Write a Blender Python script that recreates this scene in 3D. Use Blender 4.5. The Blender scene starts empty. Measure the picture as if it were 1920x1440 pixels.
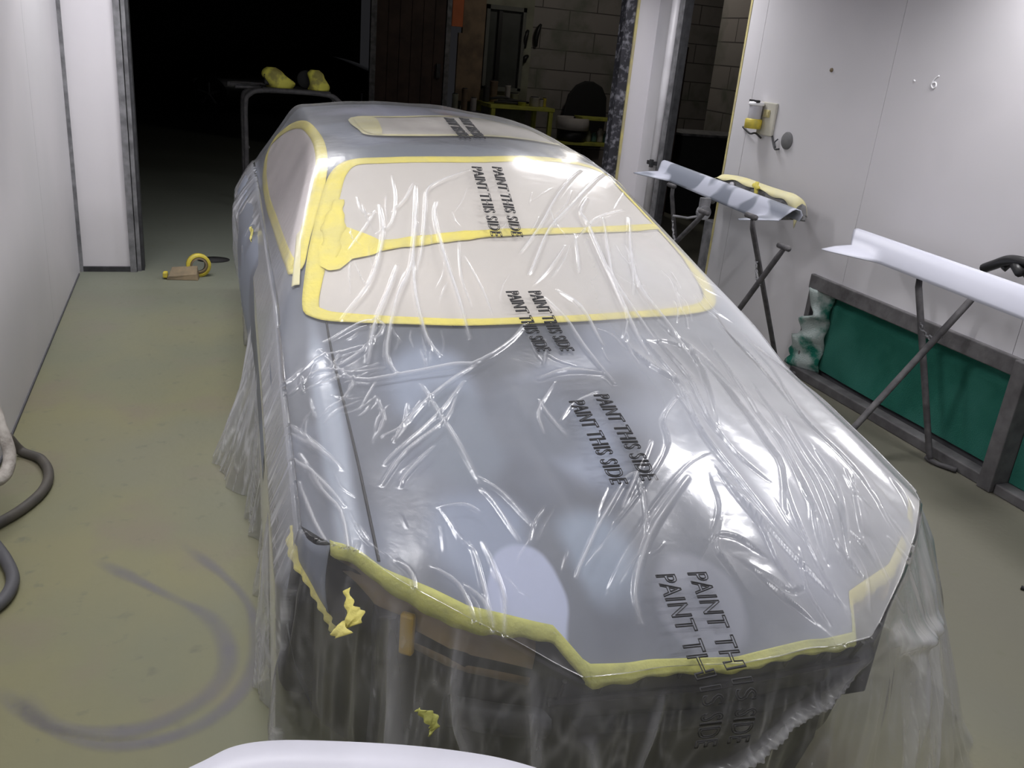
import bpy, bmesh, math, random
import numpy as np
from mathutils import Vector, Matrix
random.seed(7)
rng = np.random.default_rng(11)
C = bpy.context.scene.collection
PI = math.pi

# ------------------------------------------------------------------ camera
H = 1.72
FPX = 1640.0
RW = np.array([[0.941846, -0.039011, 0.333772],
               [-0.32423, -0.366547, 0.872077],
               [0.088322, -0.929581, -0.357879]])      # rows: world axes in camera space (x right, y down, z ahead)
cd = bpy.data.cameras.new('camera'); cam = bpy.data.objects.new('camera', cd); C.objects.link(cam)
xa = Vector(RW[:, 0]).normalized(); za = -Vector(RW[:, 2]).normalized(); ya = za.cross(xa).normalized(); xa = ya.cross(za)
cam.matrix_world = Matrix(((xa.x, ya.x, za.x, 0), (xa.y, ya.y, za.y, 0), (xa.z, ya.z, za.z, H), (0, 0, 0, 1)))
cd.sensor_fit = 'HORIZONTAL'; cd.sensor_width = 36.0; cd.lens = 36.0 * FPX / 1920.0
cd.clip_start = 0.02; cd.clip_end = 100
bpy.context.scene.camera = cam

def ray(px, py):
    v = RW @ np.array([px - 960.0, py - 720.0, FPX]); return v / np.linalg.norm(v)
def at_z(px, py, z):
    v = ray(px, py); return Vector(np.array([0, 0, H]) + v * (z - H) / v[2])
def at_y(px, py, y):
    v = ray(px, py); return Vector(np.array([0, 0, H]) + v * y / v[1])
def at_x(px, py, x):
    v = ray(px, py); return Vector(np.array([0, 0, H]) + v * x / v[0])

# ------------------------------------------------------------------ materials
def new_mat(name):
    m = bpy.data.materials.new(name); m.use_nodes = True
    nt = m.node_tree; nt.nodes.clear()
    return m, nt, nt.nodes, nt.links
def N(nt, kind, **kw):
    n = nt.nodes.new(kind)
    for k, v in kw.items():
        if k in n.inputs: n.inputs[k].default_value = v
        else: setattr(n, k, v)
    return n
def mat(name, col, rough=.6, metal=0., col2=None, scale=6., detail=4., bump=0., bscale=40., spec=.5, lo=.35, hi=.65, col3=None, s3=1.5, coat=0.):
    m, nt, ns, ls = new_mat(name)
    out = N(nt, 'ShaderNodeOutputMaterial'); b = N(nt, 'ShaderNodeBsdfPrincipled')
    b.inputs['Roughness'].default_value = rough; b.inputs['Metallic'].default_value = metal
    b.inputs['Specular IOR Level'].default_value = spec; b.inputs['Coat Weight'].default_value = coat
    ls.new(b.outputs[0], out.inputs[0])
    tc = N(nt, 'ShaderNodeTexCoord')
    c2 = col2 or tuple(x * .88 for x in col)
    no = N(nt, 'ShaderNodeTexNoise', Scale=scale, Detail=detail); ls.new(tc.outputs['Object'], no.inputs['Vector'])
    r = N(nt, 'ShaderNodeValToRGB'); r.color_ramp.elements[0].position = lo; r.color_ramp.elements[1].position = hi
    r.color_ramp.elements[0].color = (*c2, 1); r.color_ramp.elements[1].color = (*col, 1)
    ls.new(no.outputs[0], r.inputs[0]); last = r.outputs[0]
    if col3:
        n3 = N(nt, 'ShaderNodeTexNoise', Scale=s3, Detail=3.); ls.new(tc.outputs['Object'], n3.inputs['Vector'])
        r3 = N(nt, 'ShaderNodeMapRange'); r3.inputs['From Min'].default_value = .5; r3.inputs['From Max'].default_value = .68
        ls.new(n3.outputs[0], r3.inputs[0])
        mx = N(nt, 'ShaderNodeMixRGB'); mx.inputs[2].default_value = (*col3, 1)
        ls.new(r3.outputs[0], mx.inputs[0]); ls.new(last, mx.inputs[1]); last = mx.outputs[0]
    ls.new(last, b.inputs['Base Color'])
    if bump:
        nb = N(nt, 'ShaderNodeTexNoise', Scale=bscale, Detail=4.); ls.new(tc.outputs['Object'], nb.inputs['Vector'])
        bp = N(nt, 'ShaderNodeBump', Strength=bump, Distance=.01); ls.new(nb.outputs[0], bp.inputs['Height']); ls.new(bp.outputs[0], b.inputs['Normal'])
    return m
M = {}
M['wall'] = mat('wall_white_panel', (.69, .67, .70), .5, col2=(.63, .62, .645), scale=1.1, detail=3, spec=.3, col3=(.50, .50, .53), s3=.55)
M['wall_clean'] = mat('white_panel', (.74, .72, .75), .5, col2=(.70, .68, .72), scale=1, spec=.3)
M['seam'] = mat('seam_dark', (.10, .10, .11), .8)
M['galv'] = mat('dusty_grey_steel', (.27, .27, .285), .7, .2, col2=(.14, .14, .15), scale=14, bump=.2)
M['dark_steel'] = mat('dark_steel', (.07, .072, .078), .6, .4, col2=(.045, .045, .05), scale=20, bump=.2)
M['black_joint'] = mat('black_flecked_jamb', (.035, .035, .045), .6, col2=(.02, .02, .025), col3=(.22, .22, .25), s3=26)
M['yellow_edge'] = mat('yellow_overspray_edge', (.62, .55, .22), .7, col2=(.45, .40, .24), scale=9)
M['pipe'] = mat('pale_pipe', (.62, .61, .64), .4, col2=(.5, .49, .52), scale=5)
M['pink_strip'] = mat('pinkish_strip', (.42, .37, .39), .6, scale=8)
M['filter_green'] = mat('green_filter_mat', (.030, .165, .125), .95, col2=(.024, .135, .10), scale=5, bump=.5, bscale=160, spec=.1, col3=(.045, .19, .15), s3=2.5)
M['filter_edge'] = mat('overspray_filter_edge', (.40, .46, .45), .95, col2=(.02, .16, .115), scale=9, lo=.38, hi=.55, bump=.6, bscale=120, spec=.1)
M['frame_dust'] = mat('dusty_filter_frame', (.16, .155, .16), .75, .2, col2=(.10, .095, .10), scale=12, bump=.2)
M['skirt'] = mat('lavender_primer', (.56, .57, .65), .42, col2=(.52, .53, .61), scale=2)
M['skirt_grey'] = mat('patchy_grey_primer', (.50, .52, .61), .45, col2=(.22, .24, .29), scale=4.2, detail=1, lo=.46, hi=.52)
M['stand'] = mat('dusty_stand_steel', (.125, .12, .125), .7, .2, col2=(.075, .072, .078), scale=22, bump=.3)
M['black'] = mat('black_plastic', (.012, .012, .013), .45)
M['rubber'] = mat('tyre_rubber', (.018, .018, .019), .85, bump=.3)
M['silver'] = mat('wheel_silver', (.45, .45, .47), .35, .8)
M['tape'] = mat('yellow_masking_tape', (.74, .66, .17), .65, col2=(.66, .60, .20), scale=16, bump=.3, bscale=90)
M['tape_hot'] = mat('bright_yellow_tape', (.80, .69, .12), .65, col2=(.70, .62, .17), scale=11, detail=6, bump=.4, bscale=60)
M['tape_pale'] = mat('pale_yellow_tape', (.76, .70, .36), .65, col2=(.70, .66, .42), scale=10)
M['tape_green'] = mat('dull_green_yellow_tape', (.56, .56, .15), .65, col2=(.42, .43, .12), scale=18, bump=.4, bscale=60)
M['paper'] = mat('masking_paper', (.60, .565, .515), .75, col2=(.55, .52, .475), scale=2.2, detail=3, bump=.25, bscale=5)
M['paper_pink'] = mat('pinkish_masking_paper', (.66, .60, .585), .75, col2=(.61, .55, .54), scale=3, bump=.2, bscale=6)
M['ink'] = mat('black_ink', (.035, .035, .038), .6)
M['headlight'] = mat('brown_smoked_headlight', (.27, .20, .12), .3, col2=(.12, .09, .055), scale=5, coat=.5)
M['amber'] = mat('amber_lens', (.42, .27, .03), .3, coat=.5)
M['hose_white'] = mat('dirty_white_hose', (.48, .45, .41), .8, col2=(.33, .30, .27), scale=30, bump=.5, bscale=60)
M['hose_dark'] = mat('dark_rubber_hose', (.10, .09, .075), .6, col2=(.07, .065, .06), scale=12)
M['hose_grey'] = mat('grey_rubber_hose', (.11, .11, .12), .6)
M['block'] = None
M['cardboard'] = mat('brown_cardboard', (.26, .20, .12), .8, col2=(.18, .14, .09), scale=14)
M['yellow'] = mat('yellow_plastic', (.72, .58, .06), .5, col2=(.5, .42, .08), scale=18)
M['cream'] = mat('cream_plastic', (.56, .54, .47), .5)
M['grey_plastic'] = mat('grey_plastic', (.50, .49, .53), .45)
M['disc'] = mat('dusty_grey_disc', (.16, .16, .165), .8, scale=30)
M['white_mark'] = mat('white_paint_mark', (.95, .95, .98), .6)
M['wood_brown'] = mat('dark_brown_boards', (.085, .055, .045), .8, col2=(.05, .034, .03), scale=4)
M['wood_tan'] = mat('tan_board', (.28, .20, .13), .8, col2=(.16, .115, .08), scale=5)
M['orange'] = mat('orange_board', (.62, .17, .06), .7)
M['bench'] = mat('yellow_stained_bench', (.55, .56, .09), .8, col2=(.33, .34, .07), scale=6)
M['plaster'] = mat('dirty_plaster', (.34, .345, .27), .9, col2=(.19, .19, .15), scale=2.6, detail=6)
M['clutter_dark'] = mat('dark_clutter', (.05, .05, .052), .7)
M['clutter_pale'] = mat('pale_clutter', (.48, .45, .44), .7)
M['teal'] = mat('teal_jar', (.10, .22, .22), .35)
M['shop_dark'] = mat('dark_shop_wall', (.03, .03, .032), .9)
M['car_dark'] = mat('black_gloss_paint', (.008, .008, .01), .15, coat=1)
M['lampwhite'] = mat('lamp_housing', (.8, .8, .8), .5)

def floor_material():
    m, nt, ns, ls = new_mat('olive_concrete')
    out = N(nt, 'ShaderNodeOutputMaterial'); b = N(nt, 'ShaderNodeBsdfPrincipled'); ls.new(b.outputs[0], out.inputs[0])
    b.inputs['Roughness'].default_value = .55; b.inputs['Specular IOR Level'].default_value = .3
    tc = N(nt, 'ShaderNodeTexCoord')
    def noise(s, d=5.):
        n = N(nt, 'ShaderNodeTexNoise', Scale=s, Detail=d); ls.new(tc.outputs['Object'], n.inputs[0]); return n.outputs[0]
    def mix(fac, a, bcol, lo, hi):
        mr = N(nt, 'ShaderNodeMapRange'); mr.inputs['From Min'].default_value = lo; mr.inputs['From Max'].default_value = hi; ls.new(fac, mr.inputs[0])
        mx = N(nt, 'ShaderNodeMixRGB'); ls.new(mr.outputs[0], mx.inputs[0])
        if isinstance(a, tuple): mx.inputs[1].default_value = (*a, 1)
        else: ls.new(a, mx.inputs[1])
        mx.inputs[2].default_value = (*bcol, 1); return mx.outputs[0]
    c = mix(noise(.8), (.232, .222, .125), (.200, .203, .132), .42, .6)
    c = mix(noise(2.3), c, (.220, .195, .138), .52, .72)
    c = mix(noise(.5, 3.), c, (.195, .202, .165), .5, .7)
    sp = N(nt, 'ShaderNodeSeparateXYZ'); ls.new(tc.outputs['Object'], sp.inputs[0])
    c = mix(sp.outputs['Y'], c, (.175, .19, .160), 4.2, 7.0)
    c = mix(sp.outputs['X'], c, (.165, .160, .125), 1.6, 2.6)
    c = mix(noise(14., 8.), c, (.155, .155, .11), .62, .8)
    ls.new(c, b.inputs['Base Color'])
    nb = N(nt, 'ShaderNodeTexNoise', Scale=30., Detail=6.); ls.new(tc.outputs['Object'], nb.inputs[0])
    bp = N(nt, 'ShaderNodeBump', Strength=.12, Distance=.01); ls.new(nb.outputs[0], bp.inputs['Height']); ls.new(bp.outputs[0], b.inputs['Normal'])
    return m
M['floor'] = floor_material()

def block_material():
    m, nt, ns, ls = new_mat('block_wall')
    out = N(nt, 'ShaderNodeOutputMaterial'); b = N(nt, 'ShaderNodeBsdfPrincipled'); ls.new(b.outputs[0], out.inputs[0])
    b.inputs['Roughness'].default_value = .9
    tc = N(nt, 'ShaderNodeTexCoord'); sp = N(nt, 'ShaderNodeSeparateXYZ'); ls.new(tc.outputs['Object'], sp.inputs[0])
    ad = N(nt, 'ShaderNodeMath', operation='ADD'); ls.new(sp.outputs['X'], ad.inputs[0]); ls.new(sp.outputs['Y'], ad.inputs[1])
    cb = N(nt, 'ShaderNodeCombineXYZ'); ls.new(ad.outputs[0], cb.inputs[0]); ls.new(sp.outputs['Z'], cb.inputs[1])
    br = N(nt, 'ShaderNodeTexBrick'); br.inputs['Scale'].default_value = 1.0; br.inputs['Brick Width'].default_value = .9; br.inputs['Row Height'].default_value = .29
    br.inputs['Mortar Size'].default_value = .008; br.inputs['Color1'].default_value = (.33, .30, .285, 1); br.inputs['Color2'].default_value = (.30, .28, .265, 1); br.inputs['Mortar'].default_value = (.09, .08, .08, 1)
    ls.new(cb.outputs[0], br.inputs[0])
    no = N(nt, 'ShaderNodeTexNoise', Scale=2.2, Detail=6.); ls.new(tc.outputs['Object'], no.inputs[0])
    mr = N(nt, 'ShaderNodeMapRange'); mr.inputs['From Min'].default_value = .5; mr.inputs['From Max'].default_value = .7; ls.new(no.outputs[0], mr.inputs[0])
    mx = N(nt, 'ShaderNodeMixRGB'); mx.inputs[2].default_value = (.17, .18, .15, 1); ls.new(mr.outputs[0], mx.inputs[0]); ls.new(br.outputs[0], mx.inputs[1])
    ls.new(mx.outputs[0], b.inputs[0]); return m
M['block'] = block_material()

def paint_material():
    """grey-blue primer with sanded lighter and darker patches that belong to the paint"""
    m, nt, ns, ls = new_mat('grey_primer')
    out = N(nt, 'ShaderNodeOutputMaterial'); b = N(nt, 'ShaderNodeBsdfPrincipled'); ls.new(b.outputs[0], out.inputs[0])
    b.inputs['Roughness'].default_value = .5; b.inputs['Specular IOR Level'].default_value = .5
    tc = N(nt, 'ShaderNodeTexCoord')
    def noise(s, d):
        n = N(nt, 'ShaderNodeTexNoise', Scale=s, Detail=d); ls.new(tc.outputs['Object'], n.inputs[0]); return n.outputs[0]
    def mix(fac, a, bcol, lo, hi):
        mr = N(nt, 'ShaderNodeMapRange', interpolation_type='SMOOTHSTEP'); mr.inputs['From Min'].default_value = lo; mr.inputs['From Max'].default_value = hi; ls.new(fac, mr.inputs[0])
        mx = N(nt, 'ShaderNodeMixRGB'); ls.new(mr.outputs[0], mx.inputs[0])
        if isinstance(a, tuple): mx.inputs[1].default_value = (*a, 1)
        else: ls.new(a, mx.inputs[1])
        mx.inputs[2].default_value = (*bcol, 1); return mx.outputs[0]
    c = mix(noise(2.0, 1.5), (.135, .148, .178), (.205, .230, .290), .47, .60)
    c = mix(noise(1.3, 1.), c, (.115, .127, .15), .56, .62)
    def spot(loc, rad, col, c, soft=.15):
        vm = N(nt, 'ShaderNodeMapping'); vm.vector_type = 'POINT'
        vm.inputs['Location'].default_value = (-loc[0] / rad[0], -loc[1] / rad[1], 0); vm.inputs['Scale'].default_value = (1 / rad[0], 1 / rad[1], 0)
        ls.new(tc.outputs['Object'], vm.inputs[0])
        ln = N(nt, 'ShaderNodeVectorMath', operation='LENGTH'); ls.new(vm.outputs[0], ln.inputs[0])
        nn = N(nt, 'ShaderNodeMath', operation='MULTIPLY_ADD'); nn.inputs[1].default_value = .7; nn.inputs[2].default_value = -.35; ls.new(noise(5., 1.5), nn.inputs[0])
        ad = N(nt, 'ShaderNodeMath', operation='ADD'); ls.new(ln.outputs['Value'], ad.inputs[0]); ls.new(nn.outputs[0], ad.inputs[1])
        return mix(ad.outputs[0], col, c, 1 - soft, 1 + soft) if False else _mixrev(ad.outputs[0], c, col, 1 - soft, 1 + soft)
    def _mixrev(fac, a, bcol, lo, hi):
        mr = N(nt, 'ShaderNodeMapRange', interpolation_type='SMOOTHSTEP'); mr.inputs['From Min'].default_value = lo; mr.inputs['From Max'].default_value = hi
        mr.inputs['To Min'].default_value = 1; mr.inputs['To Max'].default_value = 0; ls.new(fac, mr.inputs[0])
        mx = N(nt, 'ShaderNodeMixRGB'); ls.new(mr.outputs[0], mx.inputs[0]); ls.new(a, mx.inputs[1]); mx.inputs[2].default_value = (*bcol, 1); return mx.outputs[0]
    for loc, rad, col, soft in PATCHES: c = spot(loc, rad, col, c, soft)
    ls.new(c, b.inputs['Base Color']); return m

def film_material(name, haze=.09, fold_glare_op=.75, rough=.22, tint=(.86, .87, .90)):
    m, nt, ns, ls = new_mat(name)
    out = N(nt, 'ShaderNodeOutputMaterial')
    tr = N(nt, 'ShaderNodeBsdfTransparent'); tr.inputs[0].default_value = (.97, .97, .975, 1)
    df = N(nt, 'ShaderNodeBsdfDiffuse'); df.inputs[0].default_value = (*tint, 1)
    tl = N(nt, 'ShaderNodeBsdfTranslucent'); tl.inputs[0].default_value = (*tint, 1)
    dm = N(nt, 'ShaderNodeMixShader'); dm.inputs[0].default_value = .35; ls.new(df.outputs[0], dm.inputs[1]); ls.new(tl.outputs[0], dm.inputs[2])
    at = N(nt, 'ShaderNodeAttribute'); at.attribute_name = 'fold_glare'
    tc = N(nt, 'ShaderNodeTexCoord'); no = N(nt, 'ShaderNodeTexNoise', Scale=3.0, Detail=5.); ls.new(tc.outputs['Object'], no.inputs[0])
    mr = N(nt, 'ShaderNodeMapRange'); mr.inputs['From Min'].default_value = .4; mr.inputs['From Max'].default_value = .7
    mr.inputs['To Min'].default_value = haze * .65; mr.inputs['To Max'].default_value = haze * 1.5; ls.new(no.outputs[0], mr.inputs[0])
    mu = N(nt, 'ShaderNodeMath', operation='MULTIPLY'); mu.inputs[1].default_value = fold_glare_op; ls.new(at.outputs['Fac'], mu.inputs[0])
    ad = N(nt, 'ShaderNodeMath', operation='ADD', use_clamp=True); ls.new(mr.outputs[0], ad.inputs[0]); ls.new(mu.outputs[0], ad.inputs[1])
    m1 = N(nt, 'ShaderNodeMixShader'); ls.new(ad.outputs[0], m1.inputs[0]); ls.new(tr.outputs[0], m1.inputs[1]); ls.new(dm.outputs[0], m1.inputs[2])
    gl = N(nt, 'ShaderNodeBsdfGlossy'); gl.inputs['Roughness'].default_value = rough; gl.inputs[0].default_value = (1, 1, 1, 1)
    fr = N(nt, 'ShaderNodeFresnel'); geo = N(nt, 'ShaderNodeNewGeometry'); im = N(nt, 'ShaderNodeMapRange'); im.inputs['To Min'].default_value = 1.45; im.inputs['To Max'].default_value = 1 / 1.45; ls.new(geo.outputs['Backfacing'], im.inputs[0]); ls.new(im.outputs[0], fr.inputs[0])
    fm = N(nt, 'ShaderNodeMath', operation='MULTIPLY', use_clamp=True); fm.inputs[1].default_value = 1.25; ls.new(fr.outputs[0], fm.inputs[0])
    m2 = N(nt, 'ShaderNodeMixShader'); ls.new(fm.outputs[0], m2.inputs[0]); ls.new(m1.outputs[0], m2.inputs[1]); ls.new(gl.outputs[0], m2.inputs[2])
    nb = N(nt, 'ShaderNodeTexNoise', Scale=24., Detail=3.); ls.new(tc.outputs['Object'], nb.inputs[0])
    bp = N(nt, 'ShaderNodeBump', Strength=.10, Distance=.01); ls.new(nb.outputs[0], bp.inputs['Height'])
    ls.new(bp.outputs[0], gl.inputs['Normal'])
    ls.new(m2.outputs[0], out.inputs[0]); return m

# ------------------------------------------------------------------ mesh helpers
def mesh_obj(name, verts, faces, m, parent=None, smooth=False, loc=None):
    me = bpy.data.meshes.new(name); me.from_pydata([tuple(v) for v in verts], [], [tuple(f) for f in faces]); me.update()
    for mm in (m if isinstance(m, (list, tuple)) else [m]): me.materials.append(mm)
    o = bpy.data.objects.new(name, me); C.objects.link(o)
    if parent: o.parent = parent
    if loc is not None: o.location = loc
    if smooth: me.polygons.foreach_set('use_smooth', [True] * len(me.polygons))
    return o
def tag(o, label=None, cat=None, group=None, kind=None):
    if label: o['label'] = label
    if cat: o['category'] = cat
    if group: o['group'] = group
    if kind: o['kind'] = kind
    return o
def empty(name, loc, label, cat, group=None, rz=0):
    o = bpy.data.objects.new(name, None); C.objects.link(o); o.location = loc; o.rotation_euler = (0, 0, rz)
    o.empty_display_size = .1
    return tag(o, label, cat, group)
class MB:
    def __init__(s): s.v = []; s.f = []
    def add(s, v, f):
        n = len(s.v); s.v += [Vector(p) for p in v]; s.f += [tuple(i + n for i in q) for q in f]; return s
    def box(s, x0, x1, y0, y1, z0, z1):
        return s.add([(x0, y0, z0), (x1, y0, z0), (x1, y1, z0), (x0, y1, z0), (x0, y0, z1), (x1, y0, z1), (x1, y1, z1), (x0, y1, z1)],
                     [(0, 3, 2, 1), (4, 5, 6, 7), (0, 1, 5, 4), (1, 2, 6, 5), (2, 3, 7, 6), (3, 0, 4, 7)])
    def tube(s, pts, r, seg=10, closed=False, flat=1.0):
        pts = [Vector(p) for p in pts]; n = len(pts); rr = r if isinstance(r, (list, tuple)) else [r] * n
        v = []; f = []; up = Vector((0, 0, 1)); prev = None
        for i, p in enumerate(pts):
            a = pts[(i - 1) % n] if (closed or i > 0) else p; b = pts[(i + 1) % n] if (closed or i < n - 1) else p
            d = (b - a).normalized()
            if prev is None:
                ref = up if abs(d.z) < .9 else Vector((1, 0, 0)); u = d.cross(ref).normalized()
            else:
                u = (prev - d * prev.dot(d)).normalized()
            prev = u; w = d.cross(u)
            for k in range(seg):
                t = 2 * PI * k / seg; v.append(p + u * (rr[i] * math.cos(t)) + w * (rr[i] * flat * math.sin(t)))
        m = n if closed else n - 1
        for i in range(m):
            for k in range(seg):
                a = i * seg + k; b = i * seg + (k + 1) % seg; c = ((i + 1) % n) * seg + (k + 1) % seg; d = ((i + 1) % n) * seg + k
                f.append((a, b, c, d))
        if not closed: f.append(tuple(range(seg))[::-1]); f.append(tuple((n - 1) * seg + k for k in range(seg)))
        return s.add(v, f)
    def lathe(s, prof, cx=0, cy=0, cz=0, seg=24, axis='z'):
        v = []; f = []
        for (r, z) in prof:
            for k in range(seg):
                t = 2 * PI * k / seg
                p = (r * math.cos(t), r * math.sin(t), z)
                if axis == 'x': p = (p[2], p[0], p[1])
                if axis == 'y': p = (p[0], p[2], p[1])
                v.append((cx + p[0], cy + p[1], cz + p[2]))
        for i in range(len(prof) - 1):
            for k in range(seg):
                f.append((i * seg + k, i * seg + (k + 1) % seg, (i + 1) * seg + (k + 1) % seg, (i + 1) * seg + k))
        if prof[0] != prof[-1]: f.append(tuple(range(seg))[::-1]); f.append(tuple((len(prof) - 1) * seg + k for k in range(seg)))
        return s.add(v, f)
    def build(s, name, m, parent=None, smooth=False, bevel=0., loc=None, seg=2):
        o = mesh_obj(name, s.v, s.f, m, parent, smooth, loc)
        bm = bmesh.new(); bm.from_mesh(o.data); bmesh.ops.recalc_face_normals(bm, faces=bm.faces); bm.to_mesh(o.data); bm.free()
        if bevel:
            b = o.modifiers.new('bevel', 'BEVEL'); b.width = bevel; b.segments = seg; b.limit_method = 'ANGLE'
        return o
def catmull(P, n=8, closed=False):
    P = [np.array(p, float) for p in P]; out = []; L = len(P)
    rngi = range(L) if closed else range(L - 1)
    for i in rngi:
        p0 = P[(i - 1) % L] if closed or i > 0 else 2 * P[0] - P[1]
        p1 = P[i]; p2 = P[(i + 1) % L]; p3 = P[(i + 2) % L] if closed or i + 2 < L else 2 * P[-1] - P[-2]
        for k in range(n):
            t = k / n
            out.append(.5 * ((2 * p1) + (-p0 + p2) * t + (2 * p0 - 5 * p1 + 4 * p2 - p3) * t * t + (-p0 + 3 * p1 - 3 * p2 + p3) * t ** 3))
    if not closed: out.append(P[-1])
    return out
def resample(P, n, closed=False):
    P = np.array(P, float)
    if closed: P = np.vstack([P, P[:1]])
    d = np.r_[0, np.cumsum(np.linalg.norm(np.diff(P, axis=0), axis=1))]
    q = np.linspace(0, d[-1], n + 1 if closed else n)
    R = np.stack([np.interp(q, d, P[:, k]) for k in range(P.shape[1])], 1)
    return R[:-1] if closed else R

# ------------------------------------------------------------------ noise (numpy value noise)
_tab = rng.random((512, 512))
def vnoise(x, y):
    xi = np.floor(x).astype(int); yi = np.floor(y).astype(int); fx = x - xi; fy = y - yi
    fx = fx * fx * (3 - 2 * fx); fy = fy * fy * (3 - 2 * fy)
    g = lambda a, b: _tab[a % 512, b % 512]
    return (g(xi, yi) * (1 - fx) + g(xi + 1, yi) * fx) * (1 - fy) + (g(xi, yi + 1) * (1 - fx) + g(xi + 1, yi + 1) * fx) * fy

# ------------------------------------------------------------------ the car's surface, local axes: t across (right +), s towards the tail, z up
YAW = math.radians(2.4); CX, CY = .965, 1.10
cy_, sy_ = math.cos(YAW), math.sin(YAW)
def to_local(x, y): return (x - CX) * cy_ - (y - CY) * sy_, (x - CX) * sy_ + (y - CY) * cy_
def to_world(t, s): return CX + t * cy_ + s * sy_, CY - t * sy_ + s * cy_
S_END = 4.75
def smin(a, b, k): h = np.clip(.5 + .5 * (b - a) / k, 0, 1); return b * (1 - h) + a * h - k * h * (1 - h)
def smax(a, b, k): return -smin(-a, -b, k)
def pro(s, ks, kz):
    return np.interp(s, ks, kz)
_ks = np.linspace(-.1, 5, 400)
def _smooth(ks, kz, w=9):
    z = np.interp(_ks, ks, kz); k = np.hanning(w * 2 + 1); k /= k.sum(); return np.convolve(np.pad(z, w, mode='edge'), k, 'valid')
HC = _smooth([-.1, .05, .18, .35, .7, 1.1, 1.45, 2.2, 3.6, 4.5, 5], [.56, .625, .685, .74, .815, .872, .912, .945, .985, .99, .93])
RC = _smooth([0, 2.2, 2.4, 2.7, 3.2, 3.7, 4.0, 5], [1.22, 1.27, 1.298, 1.332, 1.362, 1.372, 1.362, 1.25])
def hood_z(t, s):
    a = np.abs(t)
    z = np.interp(s, _ks, HC) - .035 * np.clip(a / .66, 0, 1.4) ** 2.2
    z = z + .010 * np.exp(-((a - .70) / .04) ** 2)                       # fender crest beside the shut line
    z = z - (1.35 - .6 * np.clip((s - 2.5) / 1.2, 0, 1)) * np.clip(a - .68, 0, 1) ** 1.75
    # two character lines that run from the windscreen to the nose
    al = .20 + .10 * np.clip((s - .1) / 1.3, 0, 1)
    z = z + .010 * (1 / (1 + np.exp((a - al) / .012))) * np.clip((1.5 - s) / .3, 0, 1)
    return z
def body_z(t, s):
    a = np.abs(t); b = hood_z(t, s)
    ws = .925 + (s - (1.27 + .21 * (a / .7) ** 2)) * .335
    rf = np.interp(s, _ks, RC) - .05 * (a / .58) ** 2
    rg = 1.36 - (s - 3.95) * .62
    sd = .905 + (.79 - a) * 2.0
    g = smin(smin(ws, rf, .03), smin(rg, sd, .04), .05)
    return smax(b, g, .02)
def hit(px, py, off=0., fn=None):
    """where the line of sight through a photo pixel meets the car's surface: gives local (t, s)"""
    fn = fn or body_z
    v = ray(px, py); r = np.linspace(.6, 7.5, 3000)
    x = v[0] * r; y = v[1] * r; z = H + v[2] * r; t, s = to_local(x, y)
    dz = z - fn(t, s) - off
    ok = (np.abs(t) < .86) & (s > -.05) & (s < S_END)
    idx = np.where((dz[1:] < 0) & (dz[:-1] >= 0) & ok[1:])[0]
    if len(idx) == 0:
        i = int(np.argmin(np.where(ok, np.abs(dz), 9))); return float(t[i]), float(s[i])
    i = idx[0]; w = dz[i] / (dz[i] - dz[i + 1]); return float(t[i] + w * (t[i + 1] - t[i])), float(s[i] + w * (s[i + 1] - s[i]))
def hits(P, off=0., fn=None): return [hit(x, y, off, fn) for x, y in P]
def s_edge(t):
    """front edge of the bonnet and wings in plan, with the grille notch"""
    a = np.abs(t)
    return np.interp(a, [0, .30, .345, .50, .65, .74, .80, .86], [.055, .085, .17, .235, .36, .47, .58, .74])

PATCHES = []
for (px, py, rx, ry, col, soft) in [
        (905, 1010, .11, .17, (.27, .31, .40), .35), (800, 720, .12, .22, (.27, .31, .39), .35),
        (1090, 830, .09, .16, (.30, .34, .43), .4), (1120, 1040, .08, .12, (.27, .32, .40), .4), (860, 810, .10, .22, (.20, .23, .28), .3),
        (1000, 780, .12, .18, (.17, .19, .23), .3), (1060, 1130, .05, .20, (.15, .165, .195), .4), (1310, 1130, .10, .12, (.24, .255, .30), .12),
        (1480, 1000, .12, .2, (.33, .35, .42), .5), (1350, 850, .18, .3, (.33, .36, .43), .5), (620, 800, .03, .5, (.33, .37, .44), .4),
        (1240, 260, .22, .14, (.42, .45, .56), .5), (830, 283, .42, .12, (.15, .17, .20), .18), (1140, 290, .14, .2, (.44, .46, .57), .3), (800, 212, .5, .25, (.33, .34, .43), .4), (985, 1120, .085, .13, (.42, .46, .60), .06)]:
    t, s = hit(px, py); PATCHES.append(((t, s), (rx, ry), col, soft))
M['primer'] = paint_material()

car = empty('car', (CX, CY, 0), 'grey primed coupe with its front bumper off, masked and draped in clear film', 'car', rz=-YAW)
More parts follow.
